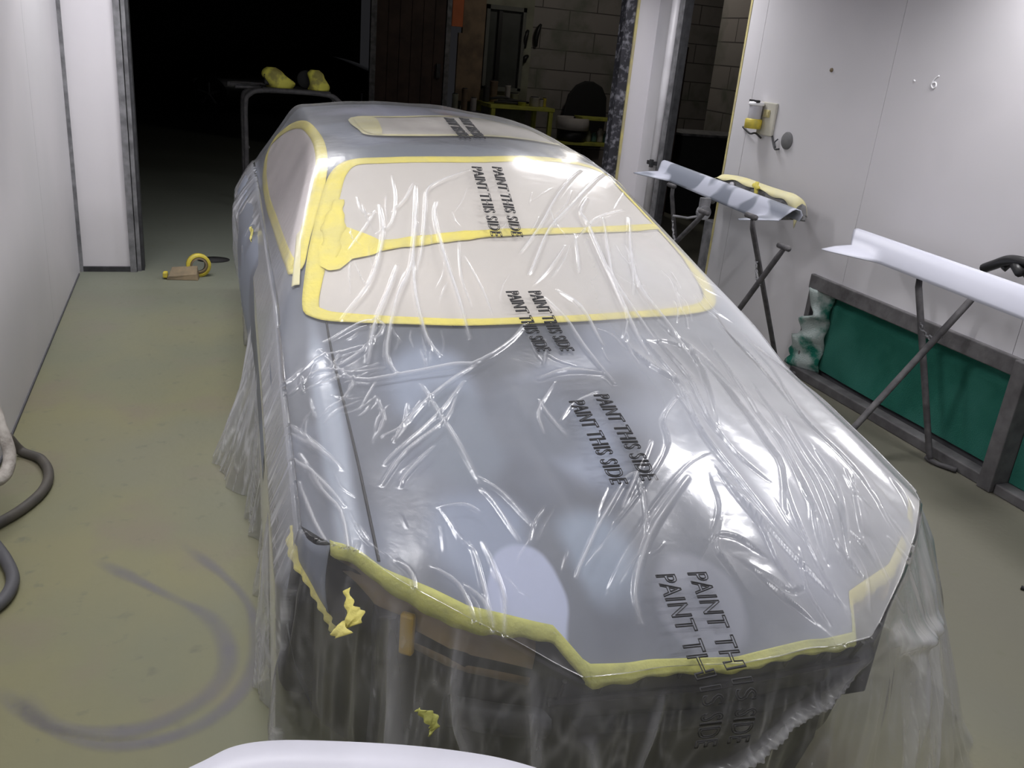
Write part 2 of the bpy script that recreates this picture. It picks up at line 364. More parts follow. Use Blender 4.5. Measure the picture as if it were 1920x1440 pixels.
# one surface grid, cut into panels along the real shut lines
tt = np.concatenate([[-.80, -.78, -.76, -.74, -.72, -.70, -.68], np.linspace(-.66, .66, 67), [.68, .70, .72, .74, .76, .78, .80]])
NV = 210
def flank(side, s, z0):
    """points below the shoulder"""
    w = .80 + (.055 + .05 * min(1, max(0, (s - 2.2) / 1.2))) * min(1, max(0, (s - .3) / .7)) * (1 - max(0, (s - 4.3) / .9) * .5)
    return [(side * (.80 + (w - .80) * .6), z0 - .05), (side * w, z0 - .13), (side * (w + .008), .52), (side * w, .40), (side * (w - .02), .28), (side * (w - .05), .20)]
rows = []
for j in range(NV):
    u = (j / (NV - 1)) ** 1.15; r = []
    se = s_edge(tt); ss = se + (S_END - se) * u
    zz = body_z(tt, ss)
    left = flank(-1, ss[0], zz[0]); right = flank(1, ss[-1], zz[-1])
    for (t, z) in left[::-1]: r.append((t, ss[0], z))
    for t, s, z in zip(tt, ss, zz): r.append((t, s, z))
    for (t, z) in right: r.append((t, ss[-1], z))
    rows.append(r)
nc = len(rows[0]); V = [p for r in rows for p in r]
WHEEL_S = (.98, 3.62)
WS_PX = [(582, 575), (592, 505), (608, 425), (622, 365), (636, 328), (665, 308), (740, 304), (900, 303), (1060, 306), (1135, 310), (1175, 328), (1210, 375), (1250, 432), (1290, 492), (1318, 535), (1330, 565), (1310, 582), (1230, 592), (1080, 602), (900, 609), (760, 606), (640, 600), (596, 592)]
SW_PX = [(563, 236), (583, 246), (597, 268), (603, 300), (599, 345), (584, 400), (570, 450), (557, 505), (545, 500), (530, 465), (515, 420), (502, 380), (496, 335), (500, 295), (512, 268), (538, 245)]
WS_P = hits(WS_PX); SW_P = hits(SW_PX)
def inside(P, x, y):
    r = False; j = len(P) - 1
    for i in range(len(P)):
        if (P[i][1] > y) != (P[j][1] > y) and x < (P[j][0] - P[i][0]) * (y - P[i][1]) / (P[j][1] - P[i][1]) + P[i][0]: r = not r
        j = i
    return r
def panel_of(j, i):
    c = np.mean([rows[j][i], rows[j][i + 1], rows[j + 1][i], rows[j + 1][i + 1]], axis=0); t, s, z = c; a = abs(t)
    for ws in WHEEL_S:
        if a > .79 and (s - ws) ** 2 + (z - .31) ** 2 < .335 ** 2: return None
    gb = body_z(np.array(t), np.array(s)) - hood_z(np.array(t), np.array(s))
    sd = 'left' if t < 0 else 'right'
    if 6 <= i < nc - 7 and gb > .02:
        side = .905 + (.79 - a) * 2.0
        if inside(SW_P, -a, s): return 'side_window_' + sd
        ws = .925 + (s - (1.27 + .21 * (a / .7) ** 2)) * .335
        if inside(WS_P, t, s): return 'windscreen'
        if s < 1.62: return 'hood' if (a < .665 and s < 1.42) else 'front_fender_' + sd
        if s > 4.0 and a < .5: return 'rear_window'
        return 'roof'
    if a < .665 and s < 1.42: return 'hood'
    if s < 1.62: return 'front_fender_' + sd
    if a < .62 and s > 4.2: return 'trunk_lid'
    if z < .95 and a > .66 and s < 3.0: return 'door_' + sd
    return 'rear_fender_' + sd
groups = {}
for j in range(NV - 1):
    for i in range(nc - 1):
        k = panel_of(j, i)
        if k: groups.setdefault(k, []).append((j * nc + i, j * nc + i + 1, (j + 1) * nc + i + 1, (j + 1) * nc + i))
M['glass_dark'] = mat('dark_car_glass', (.02, .022, .025), .08)
NAMES = {'side_window_left': 'side_window', 'side_window_right': 'side_window', 'front_fender_left': 'front_fender', 'front_fender_right': 'front_fender',
         'door_left': 'car_door', 'door_right': 'car_door', 'rear_fender_left': 'rear_fender', 'rear_fender_right': 'rear_fender'}
G_ = np.array(rows); du = np.gradient(G_, axis=1); dv = np.gradient(G_, axis=0); VN = np.cross(du, dv).reshape(-1, 3); VN /= np.linalg.norm(VN, axis=1)[:, None] + 1e-12
for k, fs in groups.items():
    used = sorted({i for f in fs for i in f}); mp = {o: n for n, o in enumerate(used)}
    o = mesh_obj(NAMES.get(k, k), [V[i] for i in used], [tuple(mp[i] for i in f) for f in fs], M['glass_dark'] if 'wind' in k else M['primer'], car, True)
    o.data.normals_split_custom_set_from_vertices([VN[i] for i in used])
def bz(t, s): return float(body_z(np.array(t, float), np.array(s, float)))
# bonnet shut lines: narrow dark gaps
for side in (-1, 1):
    P = [(side * (.655 + .012 * k / 20), .39 + (1.44 - .39) * k / 20) for k in range(21)]
    b = MB(); b.tube([(t, s, bz(t, s) + .0005) for t, s in P], .0035, 6); b.build('shut_line_gap', M['black'], car)
# wheels
for ws in WHEEL_S:
    for side in (-1, 1):
        w = MB(); w.lathe([(.19, -.10), (.28, -.105), (.305, -.09), (.315, -.05), (.315, .05), (.305, .09), (.28, .105), (.19, .10)], side * .73, ws, .315, 40, 'x'); wo = w.build('tire', M['rubber'], car, True)
        r = MB(); r.lathe([(.19, -.09), (.20, .09), (.18, .10), (.165, .06), (.05, .05), (.03, .07), (.001, .07)], 0, 0, 0, 32, 'x')
        for k in range(5):
            a = k * 2 * PI / 5; r.tube([(.065, .03 * math.cos(a), .03 * math.sin(a)), (.09, .185 * math.cos(a), .185 * math.sin(a))], .02, 6)
        ro = r.build('wheel_rim', M['silver'], wo, True); ro.location = (side * .73, ws, .315); ro.scale.x = side
# underbody and dark front end
u = MB(); u.box(-.62, .62, .75, 4.5, .22, .50); u.box(-.60, .60, 1.42, 4.2, .50, .84); u.build('underbody', M['black'], car)
# inner nose: radiator support, crash beam, radiator, undertray
n_ = MB(); n_.box(-.62, .62, .34, .46, .56, .60); n_.box(-.66, -.58, .36, .56, .20, .60); n_.box(.58, .66, .36, .56, .20, .60); n_.box(-.62, .62, .36, .46, .20, .26); n_.build('radiator_support', M['dark_steel'], car, bevel=.006)
b_ = MB(); cb = [(-.52, .27, .42), (-.35, .20, .42), (0, .15, .42), (.35, .20, .42), (.52, .27, .42)]
b_.tube(catmull(cb, 6), .030, 8, flat=1.2); b_.build('crash_beam', M['dark_steel'], car, True)
r_ = MB(); r_.box(-.36, .36, .38, .43, .25, .56); r_.build('radiator', M['black'], car, bevel=.004)
for z in (.30, .40, .50):
    pass
g_ = MB()
for k in range(9): g_.tube([(-.34 + .085 * k, .125, .54), (-.34 + .085 * k, .10, .605)], .005, 6)
g_.tube([(-.36, .12, .54), (0, .10, .54), (.36, .12, .54)], .008, 6); g_.build('grille_bracket', M['black'], car)
v = []; f = []
for i in range(61):
    t = -.77 + 1.54 * i / 60; se = float(s_edge(np.array(t))); z0 = bz(t, se) - .05
    for (d, zz) in ((.10, z0 - .005), (.05, z0 - .02), (.035, z0 - .09), (.055, z0 - .13), (.03, z0 - .19), (.03, z0 - .27), (.07, .17), (.16, .13)): v.append((t, se + d + (.03 if abs(t) < .3 and zz < z0 - .1 else 0), zz))
for i in range(60):
    for k in range(7): f.append((i * 8 + k, i * 8 + k + 1, (i + 1) * 8 + k + 1, (i + 1) * 8 + k))
ns_ = mesh_obj('bumper_carrier', v, f, M['black'], car, True)
tr_ = MB(); tr_.box(-.45, .45, .28, .80, .19, .21); tr_.build('undertray', M['black'], car)
for side in (-1, 1):
    prof = []
    q = [(side * .36, .20), (side * .50, .26), (side * .64, .38), (side * .72, .49)]
    v = []; f = []
    for i, (t, s) in enumerate(resample(q, 12)):
        zt = bz(t, s) - .045
        for (ds, z) in ((.09, zt - .01), (.01, zt), (-.012, zt - .05), (0, zt - .12), (.02, zt - .17), (.12, zt - .185)): v.append((t, s + ds + .025, z))
    for i in range(11):
        for k in range(5): f.append((i * 6 + k, i * 6 + k + 1, (i + 1) * 6 + k + 1, (i + 1) * 6 + k))
    h = mesh_obj('headlight', v, f, M['headlight'], car, True); so = h.modifiers.new('t', 'SOLIDIFY'); so.thickness = .012; so.offset = 0
    am = MB(); t0, s0 = side * .60, .34; z0 = bz(t0, s0) - .13
    am.box(-.016, .016, -.008, .01, -.055, .045); ao = am.build('amber_strip', M['amber'], h, bevel=.006); ao.location = (t0, s0 - .005, z0); ao.rotation_euler = (0, 0, side * .6)
# front liner behind the wing: closes the dark hollow
for side in (-1, 1):
    l = MB(); l.box(side * .70 - .02, side * .70 + .02, .56, .72, .22, .56); l.build('wing_liner', M['black'], car)

# ------------------------------------------------------------------ masking paper and tape on the car
def drape_patch(name, poly_px, m, off, parent=None, rings=22, n=110, label=None, cat=None, wr=.0015, closed_smooth=4, group=None):
    P = np.array(hits(poly_px)); P = np.array(catmull(P, closed_smooth, True)); P = resample(P, n, True); c = P.mean(0)
    v = []; f = []
    v.append(c)
    for k in range(1, rings + 1):
        for p in P: v.append(c + (p - c) * (k / rings))
    v = np.array(v); z = body_z(v[:, 0], v[:, 1]) + off + wr * (vnoise(v[:, 0] * 9 + 3, v[:, 1] * 5) + vnoise(v[:, 0] * 25, v[:, 1] * 12) * .5)
    for i in range(n): f.append((0, 1 + i, 1 + (i + 1) % n))
    for k in range(rings - 1):
        a = 1 + k * n
        for i in range(n): f.append((a + i, a + n + i, a + n + (i + 1) % n, a + (i + 1) % n))
    o = mesh_obj(name, [(p[0], p[1], zz) for p, zz in zip(v, z)], f, m, parent, True)
    if parent is None: o.location = (CX, CY, 0); o.rotation_euler = (0, 0, -YAW)
    if label: tag(o, label, cat, group)
    return o
def ribbon(name, px, w, m, off, parent=None, smooth=5, ww=None, local=None, wob=.0, closed=False, n=None, free=None):
    P = np.array(local if local is not None else hits(px)); 
    if smooth: P = np.array(catmull(P, smooth, closed))
    L = np.linalg.norm(np.diff(P, axis=0), axis=1).sum(); n = n or max(12, int(L / .012)); P = resample(P, n, closed)
    if closed: T = np.roll(P, -1, 0) - np.roll(P, 1, 0)
    else: T = np.gradient(P, axis=0)
    T3 = np.c_[T, np.zeros(n)]
    zz = body_z(P[:, 0], P[:, 1]); e = .002
    gx = (body_z(P[:, 0] + e, P[:, 1]) - body_z(P[:, 0] - e, P[:, 1])) / (2 * e); gy = (body_z(P[:, 0], P[:, 1] + e) - body_z(P[:, 0], P[:, 1] - e)) / (2 * e)
    Nn = np.c_[-gx, -gy, np.ones(n)]; Nn /= np.linalg.norm(Nn, axis=1)[:, None]
    T3[:, 2] = gx * T[:, 0] + gy * T[:, 1]; T3 /= np.linalg.norm(T3, axis=1)[:, None]
    B = np.cross(Nn, T3)
    W = np.full(n, w) if ww is None else np.interp(np.linspace(0, 1, n), np.linspace(0, 1, len(ww)), ww)
    W = W * (1 + wob * (vnoise(np.linspace(0, L * 25, n) + px_seed(P), np.zeros(n)) - .5))
    v = []
    for i in range(n):
        for q in (-.5, -.25, 0, .25, .5):
            b = P[i] + B[i, :2] * W[i] * q
            if free is None: z = float(body_z(np.array(b[0]), np.array(b[1]))) + off
            else: z = zz[i] + B[i, 2] * W[i] * q + off
            v.append((b[0], b[1], z))
    f = []
    for i in range(n if closed else n - 1):
        j = (i + 1) % n
        for k in range(4): f.append((i * 5 + k, i * 5 + k + 1, j * 5 + k + 1, j * 5 + k))
    o = mesh_obj(name, v, f, m, parent, True)
    so = o.modifiers.new('t', 'SOLIDIFY'); so.thickness = .0006
    return o
def px_seed(P): return float(abs(P[0, 0] * 97 + P[0, 1] * 31))

wsm = empty('windshield_masking', (CX, CY, 0), 'beige masking paper in two sheets over the windshield with yellow tape all round', 'masking paper', rz=-YAW)
drape_patch('lower_paper', [(600, 470), (700, 462), (850, 450), (1050, 438), (1235, 430), (1320, 570), (1250, 592), (1080, 600), (850, 604), (640, 598), (582, 585), (590, 520)], M['paper'], .004, wsm)
drape_patch('upper_paper', [(640, 312), (700, 304), (900, 304), (1100, 308), (1160, 318), (1200, 370), (1240, 432), (1100, 440), (900, 448), (700, 464), (606, 470), (620, 400)], M['paper'], .006, wsm)
ribbon('tape', [(582, 575), (592, 505), (608, 425), (622, 365), (636, 328), (665, 308), (740, 304), (900, 303), (1060, 306), (1135, 310), (1175, 328), (1210, 375), (1250, 432), (1290, 492), (1318, 535), (1330, 565), (1310, 582), (1230, 592), (1080, 602), (900, 609), (760, 606), (640, 600), (596, 592)], .040, M['tape_hot'], .0085, wsm, smooth=5, closed=True, ww=[.05, .07, .07, .06, .058, .060, .060, .055, .055, .055, .055, .045, .036, .034, .034, .038, .05])
ribbon('cross_tape', [(640, 478), (700, 468), (800, 455), (900, 444), (1050, 438), (1160, 434), (1235, 430)], .042, M['tape_hot'], .010, wsm, ww=[.07, .06, .055, .045, .042, .042, .042], wob=.25)
drape_patch('tape_patch', [(604, 440), (640, 430), (668, 438), (704, 452), (722, 468), (700, 484), (660, 492), (636, 512), (600, 506)], M['tape_hot'], .0105, wsm, rings=10, n=70, wr=.0018, closed_smooth=2)
ribbon('tape_strip', [(636, 380), (628, 410), (624, 440), (620, 470), (616, 500)], .07, M['tape_hot'], .0115, wsm, ww=[.03, .055, .075, .07, .03], wob=.5)

sw = empty('side_window_masking', (CX, CY, 0), 'pinkish paper over the teardrop side window, edged with yellow tape', 'masking paper', rz=-YAW)
SWP = [(563, 236), (583, 246), (597, 268), (603, 300), (599, 345), (584, 400), (570, 450), (557, 505), (545, 500), (530, 465), (515, 420), (502, 380), (496, 335), (500, 295), (512, 268), (538, 245)]
drape_patch('paper', SWP, M['paper_pink'], .005, sw, rings=12, n=80, wr=.001)
ribbon('tape', SWP, .046, M['tape_hot'], .008, sw, smooth=4, closed=True)
ribbon('tape_tail', [(560, 440), (557, 500), (554, 540)], .026, M['tape_pale'], .009, sw)

sr = empty('sunroof_masking', (CX, CY, 0), 'cream paper over the sunroof with pale yellow tape at its edges', 'masking paper', rz=-YAW)
SRP = [(664, 224), (760, 222), (900, 226), (1000, 236), (1028, 246), (1050, 264), (960, 261), (820, 257), (705, 256), (680, 246)]
drape_patch('paper', SRP, M['paper'], .005, sr, rings=12, n=90, closed_smooth=3)
ribbon('tape', SRP, .035, M['tape_pale'], .008, sr, smooth=4, closed=True)
drape_patch('tape_patch', [(664, 224), (700, 224), (712, 238), (716, 256), (696, 255), (678, 246)], M['tape_pale'], .010, sr, rings=6, n=40)

# tape round the bonnet edge, built along the edge curve and half hanging over it
def edge_strip(name, ts, w, m, label=None, lift=.002, hang=.6, ww=None, parent=None):
    n = len(ts); v = []; f = []
    for i, t in enumerate(ts):
        se = float(s_edge(np.array(t))); z = bz(t, se); W = w if ww is None else float(np.interp(i / (n - 1), np.linspace(0, 1, len(ww)), ww))
        v += [(t, se + W * (1 - hang), bz(t, se + W * (1 - hang)) + lift + .001), (t, se + .004, z + lift + .001), (t, se - .004, z + lift - .003), (t, se - .012, z - W * hang * .55), (t, se - .010 - .004 * math.sin(i), z - W * hang)]
    for i in range(n - 1):
        for k in range(4): f.append((i * 5 + k, i * 5 + k + 1, (i + 1) * 5 + k + 1, (i + 1) * 5 + k))
    o = mesh_obj(name, v, f, m, parent, True); so = o.modifiers.new('t', 'SOLIDIFY'); so.thickness = .001
    if parent is None: o.location = (CX, CY, 0); o.rotation_euler = (0, 0, -YAW)
    if label: tag(o, label, 'masking tape')
    return o
edge_strip('masking_tape', list(np.linspace(-.745, -.35, 50)) + list(np.linspace(-.345, -.30, 8)), .050, M['tape_green'], 'greenish yellow tape along the nose edge over the brown headlight', hang=.75, ww=[.03, .042, .062, .05, .032, .04])
edge_strip('masking_tape', list(np.linspace(-.305, .33, 60)), .034, M['tape_green'], 'straight yellow tape strip across the middle of the nose, under the printed film', hang=.75, ww=[.045, .026, .026, .024, .028])
edge_strip('masking_tape', list(np.linspace(.325, .60, 40)), .034, M['tape'], 'yellow tape strip stepping up round the right corner of the nose', hang=.7)
edge_strip('masking_tape', list(np.linspace(.66, .80, 20)), .045, M['tape'], 'short yellow tape strip on the right wing tip', hang=.7)

# torn tape ends beside the left wing
def loose_tape(name, pts, w, m, label, wdir=(0, 0, 1), ww=None):
    P = np.array(catmull(pts, 8)); n = len(P); v = []; f = []
    for i, p in enumerate(P):
        W = w if ww is None else float(np.interp(i / (n - 1), np.linspace(0, 1, len(ww)), ww))
        tw = .6 * math.sin(i * .35); d = Vector(wdir).normalized(); d = (Matrix.Rotation(tw, 3, 'X') @ d)
        for q in (-.5, -.17, .17, .5): v.append(Vector(p) + d * (W * q) + Vector((.003 * math.sin(i * 1.1 + q * 4), 0, 0)))
    for i in range(n - 1):
        for k in range(3): f.append((i * 4 + k, i * 4 + k + 1, (i + 1) * 4 + k + 1, (i + 1) * 4 + k))
    o = mesh_obj(name, v, f, m, None, True); so = o.modifiers.new('t', 'SOLIDIFY'); so.thickness = .001
    return tag(o, label, 'masking tape')
def zt(px, py, y): return at_y(px, py, y)
def corner_panel():
    top_ = [(-.80, .58), (-.79, .53), (-.775, .50), (-.76, .485), (-.745, .475)]
    T_ = resample([(t, s, bz(t, s) - .001) for t, s in top_], 14)
    low = []
    for (px, py, y) in ((548, 985, 1.78), (560, 1058, 1.70), (580, 1092, 1.66), (598, 1128, 1.63), (618, 1165, 1.60)):
        p = at_y(px, py, y); t, s = to_local(p.x, p.y); low.append((t, s, p.z))
    L_ = resample(low, 14); v = []; f = []
    for i in range(14):
        for k in range(7):
            q = k / 6; p = T_[i] * (1 - q) + L_[i] * q; v.append((p[0] - .012 * math.sin(PI * q) * (i / 13), p[1] - .010 * math.sin(PI * q), p[2]))
    for i in range(13):
        for k in range(6): a = i * 7 + k; f.append((a, a + 1, a + 8, a + 7))
    o = mesh_obj('wing_corner', v, f, M['primer'], car, True); so = o.modifiers.new('t', 'SOLIDIFY'); so.thickness = .003
corner_panel()
loose_tape('torn_tape', [zt(548, 985, 1.765), zt(546, 1020, 1.72), zt(560, 1058, 1.685), zt(580, 1092, 1.645), zt(598, 1128, 1.615), zt(615, 1160, 1.585), zt(626, 1185, 1.57)], .018, M['tape'], 'thin yellow tape strip running down the front edge of the left wing', (1, 0, .25), ww=[.004, .022, .024, .016, .014, .014, .012])
loose_tape('torn_tape', [zt(650, 1105, 1.50), zt(657, 1140, 1.46), zt(664, 1162, 1.44), zt(650, 1178, 1.44), zt(632, 1176, 1.44), zt(645, 1192, 1.42)], .04, M['tape'], 'crumpled yellow tape end hanging under the left wing corner', (.8, 0, .6), ww=[.012, .02, .05, .055, .03, .035])
loose_tape('torn_tape', [zt(782, 1330, 1.26), zt(796, 1338, 1.25), zt(812, 1352, 1.245), zt(814, 1368, 1.245), zt(806, 1376, 1.245)], .028, M['tape_green'], 'small curled yellow tape end low on the dark front of the car', (.6, 0, .8), ww=[.008, .02, .026, .02, .012])
loose_tape('torn_tape', [at_y(470, 425, 4.05), at_y(472, 445, 4.0), at_y(473, 462, 3.95)], .02, M['tape'], 'little yellow tape tab on the left door behind the front wheel', (.3, 1, 0), ww=[.03, .06, .02])
# ------------------------------------------------------------------ plastic film over the car
TM = .80
def film_base(t, s):
    a = body_z(t, s); e = .05
    b = (body_z(t, s - e) + body_z(t, s + e) + a) / 3
    dx = (body_z(t + .01, s) - body_z(t - .01, s)) / .02; dy = (body_z(t, s + .01) - body_z(t, s - .01)) / .02
    return np.maximum(a, b - .002) + .016 * np.sqrt(1 + np.minimum(dx * dx + dy * dy, 6))
CR = []      # creases: (polyline in local t,s ; height ; width ; opacity: doubled film plus painted bright streaks)
def cr(px, h=.006, w=.005, fo=.8, sm=3, step=0):
    P = np.array(hits(px, .016)); P = np.array(catmull(P, sm)) if len(P) > 2 else P
    P = P[(P[:, 1] > -.04)]
    if len(P) > 1 and np.linalg.norm(P[-1] - P[0]) < 1.6: CR.append((P, h, w, fo, step))
# --- traced long folds, windscreen
cr([(775, 345), (760, 375), (735, 400)], .007, .004, .7); cr([(735, 330), (742, 372), (735, 420), (705, 440)], .006, .004, .6)
cr([(780, 350), (778, 420), (770, 500), (745, 560), (735, 600)], .012, .006, .9); cr([(782, 420), (775, 480), (780, 560), (800, 640), (825, 672)], .013, .006, .9)
cr([(880, 322), (820, 345), (800, 362), (797, 400), (792, 460), (775, 530)], .011, .005, .8); cr([(818, 380), (815, 410), (830, 470), (860, 560), (880, 640)], .013, .006, 1.)
cr([(705, 395), (690, 420), (655, 470)], .007, .004, .7); cr([(712, 385), (718, 430), (712, 480), (690, 540), (640, 600)], .012, .006, .9)
cr([(745, 500), (730, 545), (700, 620), (690, 680)], .013, .007, .9); cr([(760, 510), (735, 600), (725, 670), (745, 705)], .012, .006, .8)
cr([(670, 370), (680, 400), (705, 400)], .006, .004, .6); cr([(860, 450), (865, 520), (885, 580)], .007, .004, .5); cr([(870, 480), (905, 545), (925, 600)], .006, .004, .5)
cr([(1090, 320), (1045, 370), (1010, 430), (975, 475)], .012, .005, .9); cr([(1135, 325), (1075, 385), (1030, 430), (1000, 500), (990, 515)], .012, .005, .9)
cr([(1100, 375), (1088, 400), (1100, 420), (1118, 460), (1150, 530), (1180, 600), (1215, 665)], .016, .007, 1.); cr([(1130, 410), (1140, 470), (1150, 520), (1180, 570), (1230, 640)], .014, .006, .9)
cr([(1078, 440), (1083, 480), (1086, 510)], .008, .006, .8); cr([(1060, 460), (1030, 505), (1000, 535)], .008, .004, .6); cr([(1045, 545), (1090, 580), (1130, 650)], .012, .006, .8)
cr([(1180, 410), (1182, 470), (1200, 540), (1250, 610), (1300, 680)], .014, .007, .8); cr([(1170, 395), (1120, 410), (1080, 450)], .007, .004, .5)
cr([(1020, 560), (1060, 600), (1100, 660), (1150, 720)], .012, .006, .7)
# --- cowl line fold across
cr([(600, 655), (660, 712), (760, 702), (850, 690), (900, 682), (960, 640), (990, 600)], .012, .006, .8)
cr([(610, 640), (650, 620), (690, 606), (720, 615), (690, 650), (620, 690)], .010, .006, .6)
cr([(560, 700), (600, 668), (660, 655), (700, 645)], .010, .005, .5); cr([(545, 740), (590, 700), (660, 700), (720, 690)], .010, .005, .6)
cr([(1010, 712), (1060, 700), (1130, 702)], .012, .006, .7); cr([(900, 682), (850, 715), (790, 760), (740, 830)], .010, .005, .8)
# --- hood left, fanning streaks
cr([(855, 745), (835, 790), (760, 850), (715, 910)], .009, .004, .9); cr([(870, 720), (820, 780), (720, 872)], .010, .004, .9); cr([(815, 840), (760, 895), (750, 915)], .007, .004, .7)
cr([(790, 750), (755, 800), (715, 822)], .007, .004, .6); cr([(765, 755), (760, 790), (738, 830)], .006, .004, .6); cr([(705, 742), (720, 790), (700, 830)], .005, .004, .4)
cr([(790, 720), (830, 790), (900, 910)], .007, .006, .5); cr([(900, 900), (945, 930), (1000, 990)], .006, .005, .4)
cr([(560, 855), (605, 925), (640, 965), (655, 1050), (655, 1100)], .008, .004, .9); cr([(548, 865), (600, 905), (645, 950)], .008, .004, .9); cr([(560, 910), (590, 985), (625, 1040)], .007, .004, .8)
cr([(545, 815), (600, 850), (640, 880)], .007, .005, .6); cr([(543, 800), (580, 830), (605, 850)], .007, .005, .5); cr([(670, 1020), (660, 1060), (655, 1100)], .007, .004, .7)
cr([(745, 1055), (772, 1080), (780, 1130)], .006, .004, .7); cr([(880, 1020), (895, 1060), (912, 1130), (925, 1180)], .006, .004, .8); cr([(870, 1100), (905, 1130), (925, 1180)], .006, .004, .7)
cr([(905, 1020), (930, 1080), (945, 1130), (945, 1190)], .006, .004, .8); cr([(812, 1068), (860, 1100), (890, 1165)], .006, .004, .7); cr([(900, 920), (925, 945), (975, 1020)], .006, .004, .6)
cr([(822, 955), (870, 950), (900, 965)], .005, .004, .5); cr([(1165, 915), (1130, 975), (1090, 1060), (1080, 1090)], .007, .004, .7); cr([(1220, 830), (1200, 880), (1165, 955)], .007, .004, .7)
cr([(1120, 740), (1075, 760), (1050, 790)], .007, .004, .8); cr([(1040, 720), (1010, 770), (1020, 815)], .006, .004, .7); cr([(1010, 750), (1030, 780), (1060, 815)], .006, .004, .7)
cr([(1130, 960), (1190, 890), (1210, 1010), (1150, 1110)], .006, .004, .4); cr([(1290, 900), (1230, 985), (1200, 1060), (1190, 1120), (1200, 1170)], .009, .006, .6)
# --- big flowing folds, right half of the bonnet
R1 = [[(1185, 612), (1230, 665), (1275, 730), (1310, 800), (1345, 850), (1385, 900), (1440, 975), (1490, 1040)],
      [(1215, 610), (1250, 660), (1290, 710), (1325, 780), (1345, 810)], [(1240, 612), (1295, 660), (1330, 730), (1346, 800)],
      [(1165, 640), (1220, 690), (1270, 720), (1290, 745)], [(1290, 660), (1345, 715), (1395, 770), (1440, 830), (1470, 880), (1475, 960)],
      [(1340, 660), (1370, 700), (1420, 780), (1465, 830), (1490, 880), (1520, 940), (1535, 1010), (1550, 1060)],
      [(1420, 735), (1465, 800), (1500, 860), (1530, 910), (1560, 990), (1575, 1050)], [(1475, 790), (1510, 850), (1545, 900), (1580, 970), (1590, 1020)],
      [(1530, 850), (1565, 910), (1585, 1000), (1592, 1060)], [(1600, 900), (1608, 970), (1615, 1010)], [(1350, 890), (1380, 930), (1430, 990), (1500, 1060), (1560, 1120)],
      [(1375, 925), (1425, 985), (1455, 1050), (1490, 1110)], [(1270, 750), (1245, 790), (1255, 840), (1225, 900), (1160, 990), (1100, 1060)], [(1325, 855), (1290, 880), (1240, 940), (1180, 1030), (1140, 1110)],
      [(1335, 905), (1350, 950), (1340, 1000), (1310, 1060)], [(1270, 745), (1300, 785)], [(1320, 780), (1380, 850), (1440, 900)],
      [(1400, 640), (1450, 700), (1480, 750), (1520, 800), (1600, 880), (1650, 950)], [(1350, 610), (1400, 660), (1440, 710), (1500, 780)],
      [(1470, 900), (1490, 965), (1530, 1060), (1570, 1130)], [(1510, 920), (1540, 990), (1550, 1060)], [(1420, 1075), (1470, 1120), (1530, 1170)],
      [(1400, 1060), (1450, 1090), (1480, 1110), (1510, 1100)], [(1585, 1005), (1620, 1030), (1640, 1060)], [(1560, 1020), (1600, 1070), (1620, 1090)],
      [(1330, 1010), (1380, 1010), (1430, 1040)], [(1352, 985), (1345, 1030), (1365, 1060), (1400, 1110)], [(1210, 640), (1270, 650), (1330, 690), (1380, 740)]]
for k, P in enumerate(R1): cr(P, .0105 if k < 13 else .007, .0075 if k < 8 else .0055, .25, step=1)
# --- procedural fine creases along the same flows
def fan(x0, x1, y0, y1, ang, spread, n, L, h=.005, w=.0035, fo=.5):
    for _ in range(n):
        x = random.uniform(x0, x1); y = random.uniform(y0, y1); a = math.radians(ang + random.gauss(0, spread)); l = L * random.uniform(.4, 1.3); bnd = random.uniform(-.25, .25)
        P = [(x, y), (x + math.cos(a) * l * .5, y + math.sin(a) * l * .5), (x + math.cos(a + bnd) * l, y + math.sin(a + bnd) * l)]
        cr(P, h * random.uniform(.5, 1.2), w, fo * random.uniform(.4, 1.1))
fan(650, 880, 330, 560, 95, 14, 14, 60, .005, .0025); fan(950, 1180, 330, 540, 115, 18, 10, 60, .005, .0025); fan(1120, 1280, 420, 600, 62, 10, 8, 80, .006)
fan(620, 720, 620, 760, 150, 20, 10, 70, .006, .003); fan(690, 900, 700, 880, 128, 10, 8, 70, .004, .0022); fan(560, 690, 850, 1050, 60, 8, 9, 90, .004, .0022)
fan(750, 1000, 900, 1150, 70, 14, 10, 60, .004, .0022, .3); fan(1000, 1300, 880, 1150, 122, 8, 8, 80, .0035, .0022, .3)
fan(1450, 1600, 800, 1080, 68, 6, 5, 130, .005, .003, .2); fan(1560, 1680, 880, 1040, 62, 8, 7, 110, .007, .004, .5)
fan(1000, 1200, 620, 740, 60, 20, 7, 60, .004, .003, .4); fan(700, 1000, 610, 660, 80, 10, 8, 50, .005, .0025); fan(560, 640, 620, 800, 110, 14, 8, 60, .007)
fan(1080, 1200, 240, 320, 150, 10, 4, 60, .004); fan(1260, 1330, 480, 590, 58, 8, 6, 60, .006)

